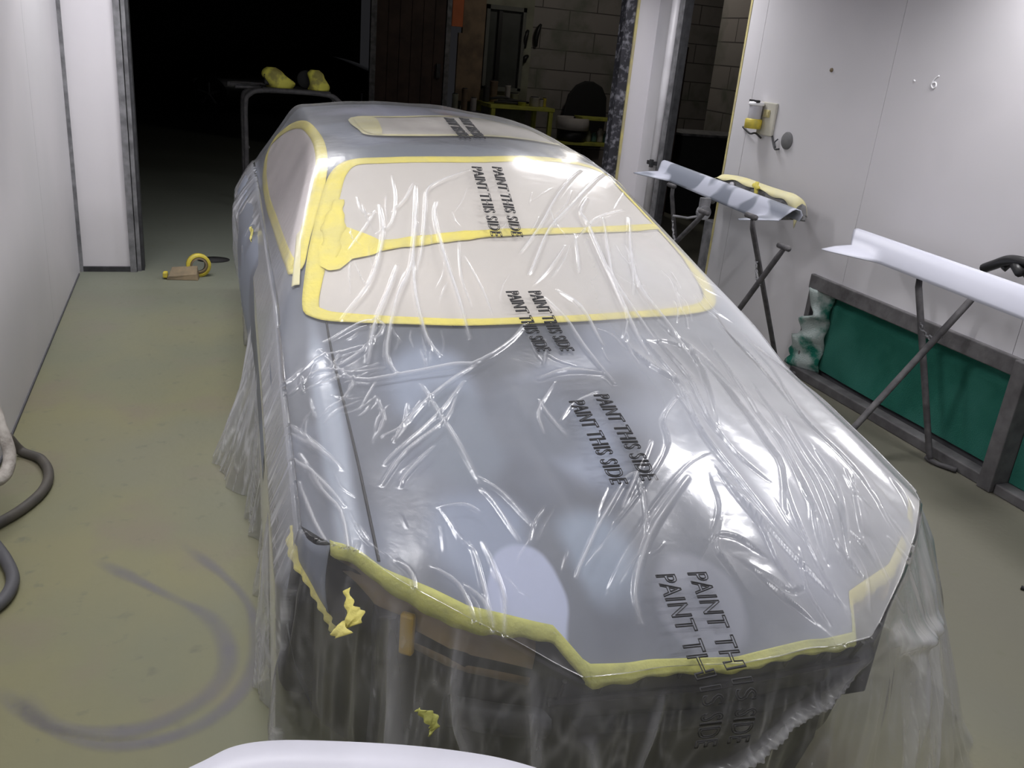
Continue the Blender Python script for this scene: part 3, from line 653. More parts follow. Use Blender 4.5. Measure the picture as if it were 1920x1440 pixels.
def add_creases(X, Y):
    Z = np.zeros_like(X); Fo = np.zeros_like(X)
    for P, h, w, fo, step in CR:
        rr = w * (9 if step else 3.2); m = (X > P[:, 0].min() - rr) & (X < P[:, 0].max() + rr) & (Y > P[:, 1].min() - rr) & (Y < P[:, 1].max() + rr)
        ii = np.where(m.ravel())[0]
        if len(ii) == 0: continue
        x = X.ravel()[ii]; y = Y.ravel()[ii]; best = np.full(len(ii), 9.); par = np.zeros(len(ii)); sg = np.ones(len(ii)); n = len(P) - 1
        for k in range(n):
            a = P[k]; d = P[k + 1] - a; L2 = d @ d + 1e-12
            q = np.clip(((x - a[0]) * d[0] + (y - a[1]) * d[1]) / L2, 0, 1)
            ds = np.hypot(x - a[0] - q * d[0], y - a[1] - q * d[1]); b = ds < best; best[b] = ds[b]; sg[b] = np.sign((x - a[0]) * d[1] - (y - a[1]) * d[0])[b]; par[b] = (k + q[b]) / n
        tap = np.clip(np.sin(PI * np.clip(par * .94 + .03, 0, 1)), 0, 1) ** .6
        prof = np.exp(-(best / w) ** 2) * tap
        trough = np.exp(-((best - 1.9 * w) / (w * .9)) ** 2) * tap
        zf = Z.ravel(); ff = Fo.ravel()
        if step:
            dd = best * -sg
            pr = np.where(dd > 0, np.exp(-(dd / (w * 5)) ** 1.3), np.clip(1 + dd / w, 0, 1)); val = -np.exp(-((dd + w * 1.3) / (w * .7)) ** 2) * .35
            zf[ii] += h * tap * (pr + val); ff[ii] = np.maximum(ff[ii], fo * np.clip(pr, 0, 1) * tap * (dd > 0)); continue
        zf[ii] = np.maximum(zf[ii], h * prof) if False else zf[ii] + h * prof * (1 - .6 * np.clip(zf[ii] / .016, 0, 1)) - h * .12 * trough
        ff[ii] = np.maximum(ff[ii], fo * np.exp(-(best / (w * .75)) ** 2) * tap)
    return Z, Fo
def film_lumps(t, s):
    """loose billow of the sheet"""
    l = (vnoise(t * 6 + 7, s * 3.2) - .4) * .010 + (vnoise(t * 12, s * 5 + 5) - .4) * .003
    rightw = np.clip((t + .05) / .4, 0, 1) * np.clip((1.9 - s) / .4, 0, 1)
    ph = (t * 1.0 - (1.3 - s) * .30) * 26 + vnoise(t * 4, s * 2) * 7
    l = l + rightw * (.5 + .5 * np.sin(ph)) ** 4 * .004 * (vnoise(t * 5 + 9, s * 3) + .2)
    return np.maximum(l, -.006)
# top patch
uu = np.concatenate([np.linspace(0, .5, 640)[:-1], np.linspace(.5, .64, 80)[:-1], np.linspace(.64, 1, 110)])
tv = np.linspace(-TM, TM, 501)
T2, U2 = np.meshgrid(tv, uu)
def s_film(t): a = np.abs(t); return np.interp(a, [0, .32, .36, .5, .62, .72, .78, .80], [.035, .062, .09, .20, .31, .42, .50, .54])
SE = s_film(T2); S2 = SE + (S_END - SE) * U2
CZ, FO = add_creases(T2, S2)
FO = np.clip(FO + .60 * np.clip((T2 + .02) / .45, 0, 1) * np.clip((2.2 - S2) / .6, 0, 1) * (.6 + .8 * vnoise(T2 * 5, S2 * 3)), 0, 1)  # reflected brightness on the right half is painted in as film opacity
Z2 = film_base(T2, S2) + CZ + film_lumps(T2, S2)
np_, mp_ = Z2.shape
top = np.stack([T2, S2, Z2], -1).reshape(-1, 3); topf = FO.ravel()
idx = np.arange(np_ * mp_).reshape(np_, mp_)
F_top = np.stack([idx[:-1, :-1], idx[:-1, 1:], idx[1:, 1:], idx[1:, :-1]], -1).reshape(-1, 4)
# skirt ring: left side (rear to front), front, right side (front to rear), rear
loop = np.concatenate([idx[::-1, 0], idx[0, 1:], idx[1:, -1], idx[-1, -2:0:-1]])
B = top[loop]
nl = len(loop)
pl = np.r_[0, np.cumsum(np.linalg.norm(np.diff(B[:, :2], axis=0), axis=1))]
# outward direction, smoothed
T_ = np.roll(B[:, :2], -6, 0) - np.roll(B[:, :2], 6, 0); Nrm = np.stack([-T_[:, 1], T_[:, 0]], 1); Nrm /= np.linalg.norm(Nrm, axis=1)[:, None] + 1e-9
ctr = np.array([0, 2.2]); sgn = np.sign(((B[:, :2] - ctr) * Nrm).sum(1)); Nrm *= sgn[:, None]
for _ in range(14): Nrm = (np.roll(Nrm, 3, 0) + Nrm + np.roll(Nrm, -3, 0)); Nrm /= np.linalg.norm(Nrm, axis=1)[:, None]
NH = 84; hh = np.linspace(0, 1, NH + 1)[1:]
tB = B[:, 0]; sB = B[:, 1]
leftside = np.clip(-tB / TM, 0, 1); rightside = np.clip(tB / TM, 0, 1)
g = lambda x, c, w: np.exp(-((x - c) / w) ** 2)
side = (np.abs(tB) > .79)
front = ~side & (sB < 1.0)
V3 = []; F3 = []
SK = [([(.31, .06), (.20, .16), (.08, .27), (-.02, .34), (-.16, .62), (-.22, .75)], .016, 1.), ([(.40, .08), (.46, .18), (.56, .27), (.64, .34)], .035, .8), ([(-.52, .04), (-.50, .3), (-.44, .62), (-.42, 1)], .010, .8),
      ([(-.40, .04), (-.37, .35), (-.33, .7), (-.28, 1)], .012, .7), ([(-.30, .18), (-.27, .42), (-.25, .6)], .010, .8), ([(-.62, .05), (-.60, .5), (-.58, .9)], .014, .8), ([(-.16, .08), (-.19, .3), (-.2, .5)], .008, .6),
      ([(.05, .5), (.02, .75), (0, 1)], .010, .6), ([(.55, .05), (.52, .35), (.40, .8), (.36, 1)], .03, .5), ([(.66, .02), (.62, .3), (.55, .7), (.5, 1)], .04, .6)]
for h in hh:
    out = .062 * (1 - .6 * h * leftside) * np.minimum(1, h * 5) ** .8 * np.where(front, .7, 1.0) * np.clip(1 + (sB - 2.6) * 1.1 * (1 - h * .9), .6, 2.2)
    bulge = .05 * math.sin(PI * min(1, h * 1.05)) * rightside * (sB < 2.2)
    flare = h ** 2 * (.02 + .17 * leftside * g(sB, 2.35, .42) + .03 * leftside * g(sB, 1.1, .4))
    rf = h ** 1.6 * (.27 * np.clip(rightside * 1.3 - .25, 0, 1) * np.clip((1.5 - sB) / .7, 0, 1))
    wav = (vnoise(pl * 9 + 3, np.full(nl, h * 1.2)) - .5) * .05 + (vnoise(pl * 22 + h * 1.5, np.full(nl, h * 2 + 9)) - .5) * .040 + (vnoise(pl * 55 + h * 3, np.full(nl, h * 4 + 20)) - .5) * .016
    wav = wav * (.25 + .75 * min(1, h * 2.2)) * (1 + .5 * h) * np.where(rightside * (sB < 1.5) > .5, .8, 1.) * np.where(front, .75, 1.)
    fx = np.zeros(nl)
    for (pts, wd, am) in SK:
        hs = [q[1] for q in pts]
        if hs[0] <= h <= hs[-1]:
            tc_ = np.interp(h, hs, [q[0] for q in pts]); e_ = np.sin(PI * (h - hs[0]) / (hs[-1] - hs[0])) ** .5
            fx = fx + am * e_ * np.exp(-((tB - tc_) / wd) ** 2) * front
    wav = wav + fx * .035
    o = np.maximum(out + bulge + flare + rf + wav * min(1, h * 9), .008 + .05 * min(1, h * 6) * side)
    zb = B[:, 2]
    z = zb * (1 - h) + .004 + .05 * h * (1 - h) * (vnoise(pl * 5, np.full(nl, h * 3)) - .5)
    V3.append(np.c_[B[:, 0] + Nrm[:, 0] * o, B[:, 1] + Nrm[:, 1] * o, z])
    d1 = np.abs(vnoise(pl * 22 + h * 1.5, np.full(nl, h * 2 + 9)) - .5); d2 = np.abs(vnoise(pl * 55 + h * 3, np.full(nl, h * 4 + 20)) - .5); d3 = np.abs(vnoise(pl * 34 + 5 + h * 2.2, np.full(nl, h * 2 + 40)) - .5)
    fo = .9 * np.exp(-(d1 / .035) ** 2) + .6 * np.exp(-(d2 / .05) ** 2) + .8 * np.exp(-(d3 / .03) ** 2)
    amt = np.where(front, .17, np.where(rightside > .5, .6, .62)); amt = np.where(sB > 2.9, amt * .5, amt)
    dens = .34 * vnoise(pl * 3, np.full(nl, h * 3 + 2)) * np.where(front, .12, 1) + np.where(front, 0, leftside * .14) + np.clip(rightside * 1.5 - .5, 0, 1) * np.clip((3.4 - sB) / 1.5, 0, 1) * .55 * max(0, 1 - h * 1.15)  # right-hand term: bunched pleats, with the bright edge painted in as opacity
    F3.append(np.clip(fo * amt * min(1, h * 6) + dens + fx * .55, 0, 1))  # fx also whitens the film, painting glare streaks across the front
V3 = np.array(V3); base = len(top)
allv = np.vstack([top, V3.reshape(-1, 3)]); allf = np.r_[topf, np.array(F3).ravel()]
ring0 = loop; faces = [F_top]
for k in range(NH):
    a = ring0 if k == 0 else base + (k - 1) * nl + np.arange(nl); b = base + k * nl + np.arange(nl)
    faces.append(np.stack([a, np.roll(a, -1), np.roll(b, -1), b], -1))
faces = np.vstack(faces)
me = bpy.data.meshes.new('sheet'); me.vertices.add(len(allv)); me.vertices.foreach_set('co', allv.astype(np.float32).ravel())
me.loops.add(len(faces) * 4); me.polygons.add(len(faces)); me.loops.foreach_set('vertex_index', faces.astype(np.int32).ravel())
me.polygons.foreach_set('loop_start', np.arange(0, len(faces) * 4, 4, dtype=np.int32)); me.polygons.foreach_set('use_smooth', np.ones(len(faces), dtype=bool))
me.update(calc_edges=True); me.validate()
at = me.attributes.new('fold_glare', 'FLOAT', 'POINT'); at.data.foreach_set('value', allf.astype(np.float32))
M['film'] = film_material('clear_masking_film')
me.materials.append(M['film'])
film = empty('masking_film', (CX, CY, 0), 'crinkled clear plastic film draped over the whole car down to the floor', 'plastic film', rz=-YAW)
fo_ = bpy.data.objects.new('sheet', me); C.objects.link(fo_); fo_.parent = film

# printed words on the film, each row a part of it
def film_point(t, d):
    """d: distance towards the nose; beyond the bonnet edge the row continues down the hanging film"""
    se = float(s_film(np.array(t)))
    if d >= se: return Vector((t, d, float(film_base(np.array(t), np.array(d)) + film_lumps(np.array(t), np.array(d))) + .006))
    e = se - d; z0 = float(film_base(np.array(t), np.array(se)))
    return Vector((t, se - .075 * (1 - math.exp(-e / .018)), z0 + .008 - e * .9))
def words(txt, A, Bp, height, local=False):
    """outline letters; read from A to B, letter tops to the car's right"""
    cu = bpy.data.curves.new('txt', 'FONT'); cu.body = txt; cu.fill_mode = 'NONE'; cu.bevel_depth = .02; cu.bevel_resolution = 0; cu.resolution_u = 3; cu.space_character = 1.08
    o = bpy.data.objects.new('txt', cu); C.objects.link(o); dg = bpy.context.evaluated_depsgraph_get()
    me = bpy.data.meshes.new_from_object(o.evaluated_get(dg)); bpy.data.objects.remove(o)
    co = np.array([v.co[:] for v in me.vertices]); x0, x1 = co[:, 0].min(), co[:, 0].max()
    A = np.array(A); Bp = np.array(Bp); L = np.linalg.norm(Bp - A); d = (Bp - A) / L; up = np.array([-d[1], d[0]])
    if up[0] < 0: up = -up
    for v in me.vertices:
        q = A + d * ((v.co.x - x0) / (x1 - x0) * L) + up * ((v.co.y) / .7 * height)
        p = film_point(q[0], q[1]); v.co = p + Vector((0, 0, v.co.z * .1))
    me.materials.clear(); me.materials.append(M['ink'])
    ob = bpy.data.objects.new('printed_words', me); C.objects.link(ob); ob.parent = film; ob['label'] = 'black outline lettering'
    return ob
def front_hit(px, py):
    """rows that start on the bonnet and run over its edge"""
    return np.array(hit(px, py, .016))
a = front_hit(1228, 1085); b = front_hit(1285, 1235); d = (b - a); words('PAINT THIS SIDE', a, a + d / np.linalg.norm(d) * .335, .044)
a = front_hit(1288, 1078); b = front_hit(1345, 1225); d = (b - a); words('PAINT THIS SIDE', a, a + d / np.linalg.norm(d) * .335, .044)
for (p, q, h) in [((1066, 758), (1146, 915), .042), ((1112, 748), (1203, 908), .042), ((948, 550), (1008, 664), .042), ((990, 550), (1052, 664), .042),
                  ((884, 318), (921, 446), .040), ((922, 318), (960, 446), .040), ((832, 225), (862, 261), .05), ((860, 225), (890, 261), .05)]:
    words('PAINT THIS SIDE', front_hit(*p), front_hit(*q), h)
# ------------------------------------------------------------------ the spray booth
XL, XR, YB, YF, ZC = -.77, 3.45, 6.60, -1.6, 2.9
def struct(name, mb, m, **k): return tag(mb.build(name, m, **k), kind='structure')
struct('floor', MB().box(-6, 8.5, YF - .2, 23, -.1, 0), M['floor'])
struct('ceiling', MB().box(XL - .1, XR + .1, YF - .1, YB + .1, ZC, ZC + .1), M['wall_clean'])
w = MB()
ys = [YF, 1.4, 3.45, 5.25, YB]
for a, b in zip(ys[:-1], ys[1:]): w.box(XL - .05, XL, a + .0015, b - .0015, 0, ZC)
struct('wall_left', w, M['wall']); struct('trim_1', MB().box(XL - .09, XL - .05, YF, YB, 0, ZC), M['seam'])
struct('baseboard_left', MB().box(XL, XL + .006, YF, YB - .1, 0, .012), M['seam'])
w = MB()
ys = [YF, 1.2, 2.76, 3.935, 5.15, 5.33]
for a, b in zip(ys[:-1], ys[1:]):
    z0 = .62 if a < 4 else 0
    w.box(XR, XR + .05, a + .0015, b - .0015, z0, ZC)
w.box(XR, XR + .05, 4.185, 5.149, 0, .62)
w.box(XR, XR + .05, 6.36, YB, 0, ZC); w.box(XR, XR + .05, 5.33, 6.36, 2.4, ZC)
struct('wall_right', w, M['wall'])
struct('trim_2', MB().box(XR + .05, XR + .09, YF, 5.30, .62, ZC), M['seam'])
struct('wall_front', MB().box(XL - .1, XR + .1, YF - .1, YF, 0, ZC), M['wall_clean'])
w = MB(); w.box(XL, -.445, YB, YB + .12, .035, ZC); w.box(3.275, XR + .05, YB, YB + .12, 0, ZC); w.box(-.445, 3.275, YB, YB + .12, 2.45, ZC)
struct('wall_back', w, M['wall_clean'])
struct('trim_3', MB().box(XL, XL + .022, YB - .025, YB, 0, ZC), M['galv'])
struct('trim_4', MB().box(XL + .02, -.40, YB - .02, YB + .02, 0, .035), M['dark_steel'])
struct('trim_5', MB().box(-.445, -.405, YB - .03, YB + .12, 0, 2.45).box(-.40, -.375, YB + .0, YB + .14, 0, 2.45), M['galv'])
struct('trim_6', MB().box(-.375, -.355, YB + .02, YB + .15, 0, 2.45), M['dark_steel'])
struct('trim_7', MB().box(3.255, 3.275, YB - .012, YB + .12, 0, 2.45), M['yellow_edge'])
struct('trim_8', MB().box(3.17, 3.253, YB + .0, YB + .10, 0, 2.45), M['black_joint'])
struct('trim_9', MB().box(XR - .004, XR + .05, 5.325, 5.345, 0, 2.4), M['yellow_edge'])
struct('trim_10', MB().box(XR - .012, XR + .05, 6.21, 6.265, 0, 2.4), M['galv'])
struct('trim_11', MB().box(XR - .006, XR + .05, 6.345, 6.40, 0, 2.9), M['pink_strip'])
struct('trim_12', MB().box(XR, XR + .05, 6.17, 6.21, 0, 2.4), M['dark_steel'])
p = MB(); p.tube([(XR - .02, 6.305, 0), (XR - .02, 6.305, 2.85)], .034, 14); po = p.build('drain_pipe', M['pipe'], None, True)
tag(po, 'white vertical pipe in the corner beside the dark side doorway', 'pipe')
p = MB(); p.box(XR - .06, XR - .0, 6.262, 6.35, .955, .985); p.box(XR - .075, XR - .05, 6.25, 6.28, .94, 1.0); p.build('pipe_clip', M['dark_steel'], po, bevel=.003)

# exhaust filter set into the foot of the right wall
flt = empty('exhaust_filter', (XR, 3.4, 0), 'green filter panel in a dusty frame low on the right wall, torn at left', 'filter')
FY0, FY1 = 2.70, 4.17
def filter_sheet(name, y0, y1, m, wob):
    v = []; f = []; ny, nz = 80, 30
    for j in range(nz + 1):
        for i in range(ny + 1):
            y = y0 + (y1 - y0) * i / ny; z = .075 + (.545 - .075) * j / nz
            x = .045 + .022 * vnoise(np.array(y * 2.2 + 3), np.array(z * 3.)) + (.02 if z > .47 else 0) - .03 * max(0, (y - (y1 - .10)) / .10) * wob
            if wob and y > y1 - .16:
                k = (y - (y1 - .16)) / .16; y = y + k * (.07 * (vnoise(np.array(z * 13.), np.array(2.)) - .55) - .09 * max(0, math.sin(z * 10.5 - 1.3)) ** 6 * (1 if z > .3 else 0) + .04 * (z < .2))
                x = x - .035 * k * k
            v.append((float(x), y - 3.4, z))
    for j in range(nz):
        for i in range(ny): a = j * (ny + 1) + i; f.append((a, a + 1, a + ny + 2, a + ny + 1))
    return mesh_obj(name, v, f, m, flt, True)
filter_sheet('filter_mat', FY0 + .02, FY1 - .10, M['filter_green'], 0)
v = []; f = []
# torn, overspray-white end of the mat curling out of its frame
for j in range(31):
    z = .05 + .50 * j / 30
    tear = .03 * math.sin(z * 23) + .05 * float(vnoise(np.array(z * 17.), np.array(5.))) - (.09 * math.exp(-((z - .40) / .03) ** 2)) - (.05 * math.exp(-((z - .10) / .02) ** 2))
    wdt = .15 + tear + (.05 if z < .25 else 0)
    for i in range(13):
        k = i / 12; v.append((.05 - .075 * math.sin(k * 2.1) + .01 * math.sin(z * 40 + k * 3), FY1 - .14 + wdt * k - 3.4, z))
for j in range(30):
    for i in range(12): a = j * 13 + i; f.append((a, a + 1, a + 14, a + 13))
te = mesh_obj('torn_edge', v, f, M['filter_edge'], flt, True); so = te.modifiers.new('t', 'SOLIDIFY'); so.thickness = .012; so.offset = 1; te['label'] = 'whitish torn edge of the filter mat'
fr = MB(); fr.box(-.022, .04, FY0 - 3.4 - .04, FY1 - 3.4 + .02, .545, .63); fr.box(-.03, .05, FY0 - 3.4 - .04, FY1 - 3.4 + .02, 0, .055); fr.box(-.012, .04, FY1 - 3.4 - .02, FY1 - 3.4 + .02, .05, .63)
fr.box(-.05, .06, FY0 - 3.4 - .075, FY0 - 3.4, 0, .63)
fr.build('frame', M['frame_dust'], flt, bevel=.006)
fl2 = empty('exhaust_filter', (XR, 2.0, 0), 'second green filter panel, cut by the right edge of the photo', 'filter')
fr = MB(); fr.box(-.02, .04, -.8, .62, .545, .63); fr.box(-.03, .05, -.8, .62, 0, .05); fr.box(-.02, .05, -.85, -.8, 0, .63); fr.build('frame', M['frame_dust'], fl2, bevel=.006)
MB().box(.05, .06, -.8, .62, .05, .56).build('filter_mat', M['filter_green'], fl2)
struct('trim_13', MB().box(XR + .10, XR + .13, YF, 5.2, 0, .7), M['seam'])

# switch plate, canister and cables on the right wall
sp_ = empty('switch_plate', (XR, 4.93, 1.44), 'cream square socket plate on the right wall behind the canister', 'switch')
MB().box(-.018, 0, -.085, .085, -.10, .10).build('plate', M['cream'], sp_, bevel=.006)
MB().box(-.026, -.018, -.035, .03, .01, .055).box(-.032, -.026, -.03, -.012, .02, .045).box(-.032, -.026, .005, .02, .02, .045).build('rocker', M['yellow_edge'], sp_, bevel=.002)
cn = empty('canister', (XR - .065, 4.99, 1.385), 'small white canister with a yellow base and black cap tabs, fixed at the wall socket', 'canister')
MB().lathe([(.04, .035), (.042, .05), (.042, .125), (.036, .137), (.001, .138)], seg=24).build('body', M['grey_plastic'], cn, True)
MB().lathe([(.001, -.015), (.052, -.012), (.054, .04), (.046, .048), (.04, .048)], seg=24).build('base', M['yellow'], cn, True)
MB().lathe([(.044, .128), (.050, .132), (.046, .150), (.001, .152)], seg=20).build('cap', M['white_mark'], cn, True)
MB().box(-.03, -.005, .015, .045, .145, .162).build('cap_tab', M['black'], cn, bevel=.003); MB().box(-.03, -.005, -.045, -.012, .145, .162).build('cap_tab', M['black'], cn, bevel=.003)
MB().box(.03, .066, -.01, .01, .02, .05).build('bracket', M['dark_steel'], cn)
cb = MB(); cb.tube(catmull([(XR - .01, 5.18, 1.365), (XR - .015, 5.12, 1.345), (XR - .03, 5.05, 1.335), (XR - .04, 4.98, 1.345), (XR - .02, 4.94, 1.32)], 6), .006, 6); tag(cb.build('cable', M['black'], None, True), 'short black cable curling left below the canister', 'cable')
cb = MB(); cb.tube(catmull([(XR - .005, 4.85, 1.345), (XR - .02, 4.80, 1.30), (XR - .03, 4.76, 1.275), (XR - .03, 4.72, 1.28)], 6), .006, 6); cb.tube(catmull([(XR - .01, 4.775, 1.335), (XR - .025, 4.785, 1.31), (XR - .03, 4.76, 1.285)], 5), .005, 6)
tag(cb.build('cable', M['dark_steel'], None, True), 'black cable from the socket plate to the round grey disc', 'cable')
dd = MB(); dd.lathe([(.001, -.012), (.045, -.012), (.052, -.004), (.052, .004)], XR - .004, 4.69, 1.335, 28, 'x'); tag(dd.build('cover_disc', M['disc'], None, True), 'round dusty grey cover disc on the right wall', 'disc')
sc = MB(); sc.lathe([(.001, -.01), (.010, -.008), (.012, .0)], XR - .001, 4.41, 1.76, 12, 'x'); tag(sc.build('screw_head', M['cardboard'], None, True), 'small rusty screw head high on the right wall', 'screw')
mk = MB(); mk.tube(catmull([(XR - .001, 3.60, 1.775), (XR - .001, 3.625, 1.755), (XR - .001, 3.635, 1.73), (XR - .001, 3.62, 1.715), (XR - .001, 3.605, 1.725), (XR - .001, 3.612, 1.742), (XR - .001, 3.63, 1.738)], 6), .004, 6)
tag(mk.build('painted_numeral', M['white_mark'], None, True), 'white hand-painted figure 6 on the right wall', 'marking')
mk = MB(); mk.tube([(XR - .001, 3.76, 1.745), (XR - .001, 3.75, 1.74)], .004, 6); tag(mk.build('paint_dab', M['white_mark'], None, True), 'tiny white paint dab left of the painted figure', 'marking')

# purple-grey hose marks on the floor: thin worn bands
def floor_band(name, pts, w, label):
    m, nt, ns, ls = new_mat('mark_' + name)
    out = N(nt, 'ShaderNodeOutputMaterial'); b = N(nt, 'ShaderNodeBsdfDiffuse'); b.inputs[0].default_value = (.26, .25, .33, 1); tr = N(nt, 'ShaderNodeBsdfTransparent')
    at = N(nt, 'ShaderNodeAttribute'); at.attribute_name = 'dens'; tc = N(nt, 'ShaderNodeTexCoord'); no = N(nt, 'ShaderNodeTexNoise', Scale=7., Detail=5.); ls.new(tc.outputs['Object'], no.inputs[0])
    mr = N(nt, 'ShaderNodeMapRange'); mr.inputs['From Min'].default_value = .2; mr.inputs['From Max'].default_value = .8; mr.inputs['To Min'].default_value = .25; mr.inputs['To Max'].default_value = .65; ls.new(no.outputs[0], mr.inputs[0])
    mu = N(nt, 'ShaderNodeMath', operation='MULTIPLY'); ls.new(at.outputs['Fac'], mu.inputs[0]); ls.new(mr.outputs[0], mu.inputs[1])
    mx = N(nt, 'ShaderNodeMixShader'); ls.new(mu.outputs[0], mx.inputs[0]); ls.new(tr.outputs[0], mx.inputs[1]); ls.new(b.outputs[0], mx.inputs[2]); ls.new(mx.outputs[0], out.inputs[0])
    P = resample(catmull(pts, 8), 90); T = np.gradient(P, axis=0); T /= np.linalg.norm(T, axis=1)[:, None]; Nn = np.stack([-T[:, 1], T[:, 0]], 1)
    v = []; f = []; dn = []
    for i in range(90):
        ww = w * (.7 + .6 * float(vnoise(np.array(i * .12), np.array(4.))))
        for q, d in ((-1, 0), (-.4, .6), (0, .75), (.4, .6), (1, 0)): v.append((*(P[i] + Nn[i] * q * ww), .0012)); dn.append(d * min(1, i / 8, (89 - i) / 8))
    for i in range(89):
        for k in range(4): f.append((i * 5 + k, i * 5 + k + 1, (i + 1) * 5 + k + 1, (i + 1) * 5 + k))
    o = mesh_obj(name, v, f, m); a = o.data.attributes.new('dens', 'FLOAT', 'POINT'); a.data.foreach_set('value', dn); return tag(o, label, 'floor mark')
floor_band('floor_mark', [(-.37, 2.80), (-.15, 2.56), (0, 2.38), (.04, 2.18), (-.03, 2.03), (-.2, 1.95), (-.4, 2.02), (-.49, 2.16)], .030, 'inner purple-grey curved hose mark on the olive floor')
floor_band('floor_mark', [(-.10, 2.86), (.05, 2.60), (.12, 2.39), (.11, 2.13), (-.01, 1.95), (-.19, 1.90), (-.37, 1.98), (-.56, 2.20)], .026, 'outer purple-grey curved hose mark, nearer the car')

# hoses at the left edge
hz = MB(); hz.tube(catmull([(-.80 + .04, 3.30, .50), (-.70, 3.22, .44), (-.655, 3.13, .35), (-.63, 3.08, .27), (-.64, 3.00, .23), (-.68, 2.92, .25), (-.74, 2.86, .30)], 8), .021, 12)
tag(hz.build('air_hose', M['hose_white'], None, True), 'dirty white cloth hose looped at the left wall', 'hose')
hz = MB(); hz.tube(catmull([(-.74, 3.62, .10), (-.70, 3.64, .02), (-.62, 3.56, .018), (-.575, 3.42, .018), (-.58, 3.28, .018), (-.63, 3.15, .018), (-.70, 3.05, .018), (-.755, 3.0, .018)], 8), .019, 12)
tag(hz.build('air_hose', M['hose_dark'], None, True), 'brown-black hose lying in a curve on the floor, below the white hose', 'hose')
hz = MB(); hz.tube(catmull([(-.76, 2.98, .12), (-.68, 2.90, .05), (-.62, 2.80, .020), (-.585, 2.68, .020), (-.60, 2.57, .020), (-.66, 2.51, .020), (-.75, 2.50, .020)], 8), .020, 12)
tag(hz.build('air_hose', M['hose_grey'], None, True), 'grey-black hose end at the left edge, the nearest hose to the camera', 'hose')

# tape roll on a cardboard block on the threshold
tr = empty('tape_roll', (-.02, 6.45, 0), 'roll of yellow tape leaning on a brown block on the doorway threshold', 'tape roll', rz=.2)
rr = MB(); 
prof = [(.062, -.02), (.083, -.02), (.083, .02), (.062, .02), (.062, -.02)]
rr.lathe(prof, .03, 0, .083, 30, 'y'); o = rr.build('tape_ring', M['yellow'], tr, True)
MB().lathe([(.045, -.018), (.061, -.018), (.061, .018), (.045, .018), (.045, -.018)], .03, 0, .083, 30, 'y').build('core', M['cardboard'], tr, True)
cbk = empty('cardboard_block', (-.09, 6.40, 0), 'brown wedge-shaped block with a yellow end in front of the tape roll', 'block', rz=-.12)
b = MB(); b.add([(-.11, -.05, 0), (.10, -.05, 0), (.10, .03, 0), (-.11, .03, 0), (-.10, -.05, .025), (.09, -.04, .045), (.09, .03, .09), (-.08, .03, .075)], [(0, 3, 2, 1), (4, 5, 6, 7), (0, 1, 5, 4), (1, 2, 6, 5), (2, 3, 7, 6), (3, 0, 4, 7)]); b.build('body', M['cardboard'], cbk, bevel=.004)
b = MB(); b.box(-.135, -.105, -.045, .01, .01, .05); b.build('end_tape', M['yellow'], cbk, bevel=.008)
ds = MB(); ds.lathe([(.001, .0), (.11, .0), (.12, .002), (.001, .003)], 0, 0, 0, 24); o = ds.build('floor_stain', M['shop_dark'], None, True, loc=(.12, 6.95, .001)); o.scale = (1, .8, 1); tag(o, 'dark oval patch on the floor behind the tape roll', 'floor stain')
rg = MB(); rg.tube(catmull([(2.86, 1.96, .008), (2.90, 1.90, .008), (2.95, 1.87, .008), (3.02, 1.86, .008)], 5), .008, 8); tag(rg.build('rubber_scrap', M['black'], None, True), 'small black rubber scrap on the floor at the right edge', 'scrap')

# ------------------------------------------------------------------ trestles
def trestle(name, a_top, a_foot, b_top, b_foot, label, depth=.10):
    """folding X trestle: two crossing steel tubes, chain between them"""
    t = empty(name, ((a_foot[0] + b_foot[0]) / 2, (a_foot[1] + b_foot[1]) / 2, 0), label, 'trestle', 'folding trestles along the right wall'); org = Vector(t.location)
    for q, (p0, p1) in enumerate(((a_top, a_foot), (b_top, b_foot))):
        p0 = Vector(p0) - org; p1 = Vector(p1) - org; off = Vector((0, .014 * (1 if q else -1), 0))
        m = MB(); mid = p0.lerp(p1, .5); m.tube([p0 + off + Vector((.01, 0, .012)), p0.lerp(p1, .06) + off, mid + off, p1.lerp(p0, .04) + off, p1 + off + Vector((0, 0, .012))], [.014, .018, .018, .017, .016], 10, flat=.8); leg = m.build('leg', M['stand'], t, True)
        fb = MB(); fb.tube(catmull([p1 + off + Vector((0, .03, .016)), p1 + off + Vector((0, -.01, .014)), p1 + off + Vector((.01, -.05, .014)), p1 + off + Vector((.045, -.12, .016))], 5), .013, 8); fb.build('foot_bar', M['stand'], t, True)
        tb = MB(); tb.tube([p0 + off + Vector((0, .045, .01)), p0 + off + Vector((0, -.045, .01))], .015, 8); tb.build('top_bar', M['stand'], t, True)
    x1 = Vector(a_top).lerp(Vector(a_foot), .24) - org; x2 = Vector(b_top).lerp(Vector(b_foot), .24) - org
    n = 9; ch = MB()
    for k in range(n):
        p = x1.lerp(x2, (k + .5) / n) + Vector((0, 0, -.045 * math.sin(PI * (k + .5) / n))); d = (x2 - x1).normalized(); s = Vector((0, 0, 1)) if k % 2 else Vector((0, 1, 0)); l = (x2 - x1).length / n * .62
        ch.tube([p + d * l + s * 0, p + d * l * .5 + s * .009, p - d * l * .5 + s * .009, p - d * l, p - d * l * .5 - s * .009, p + d * l * .5 - s * .009], .0035, 5, closed=True)
    ch.build('chain', M['galv'], t, True)
    return t
def A(px, py, z): return tuple(at_z(px, py, z))
t1 = trestle('folding_trestle', A(1717, 515, .86), (3.36, 2.96, 0), A(1838, 550, .86), (2.78, 3.02, 0), 'steel X trestle under the nearer side skirt, in front of the green filter')
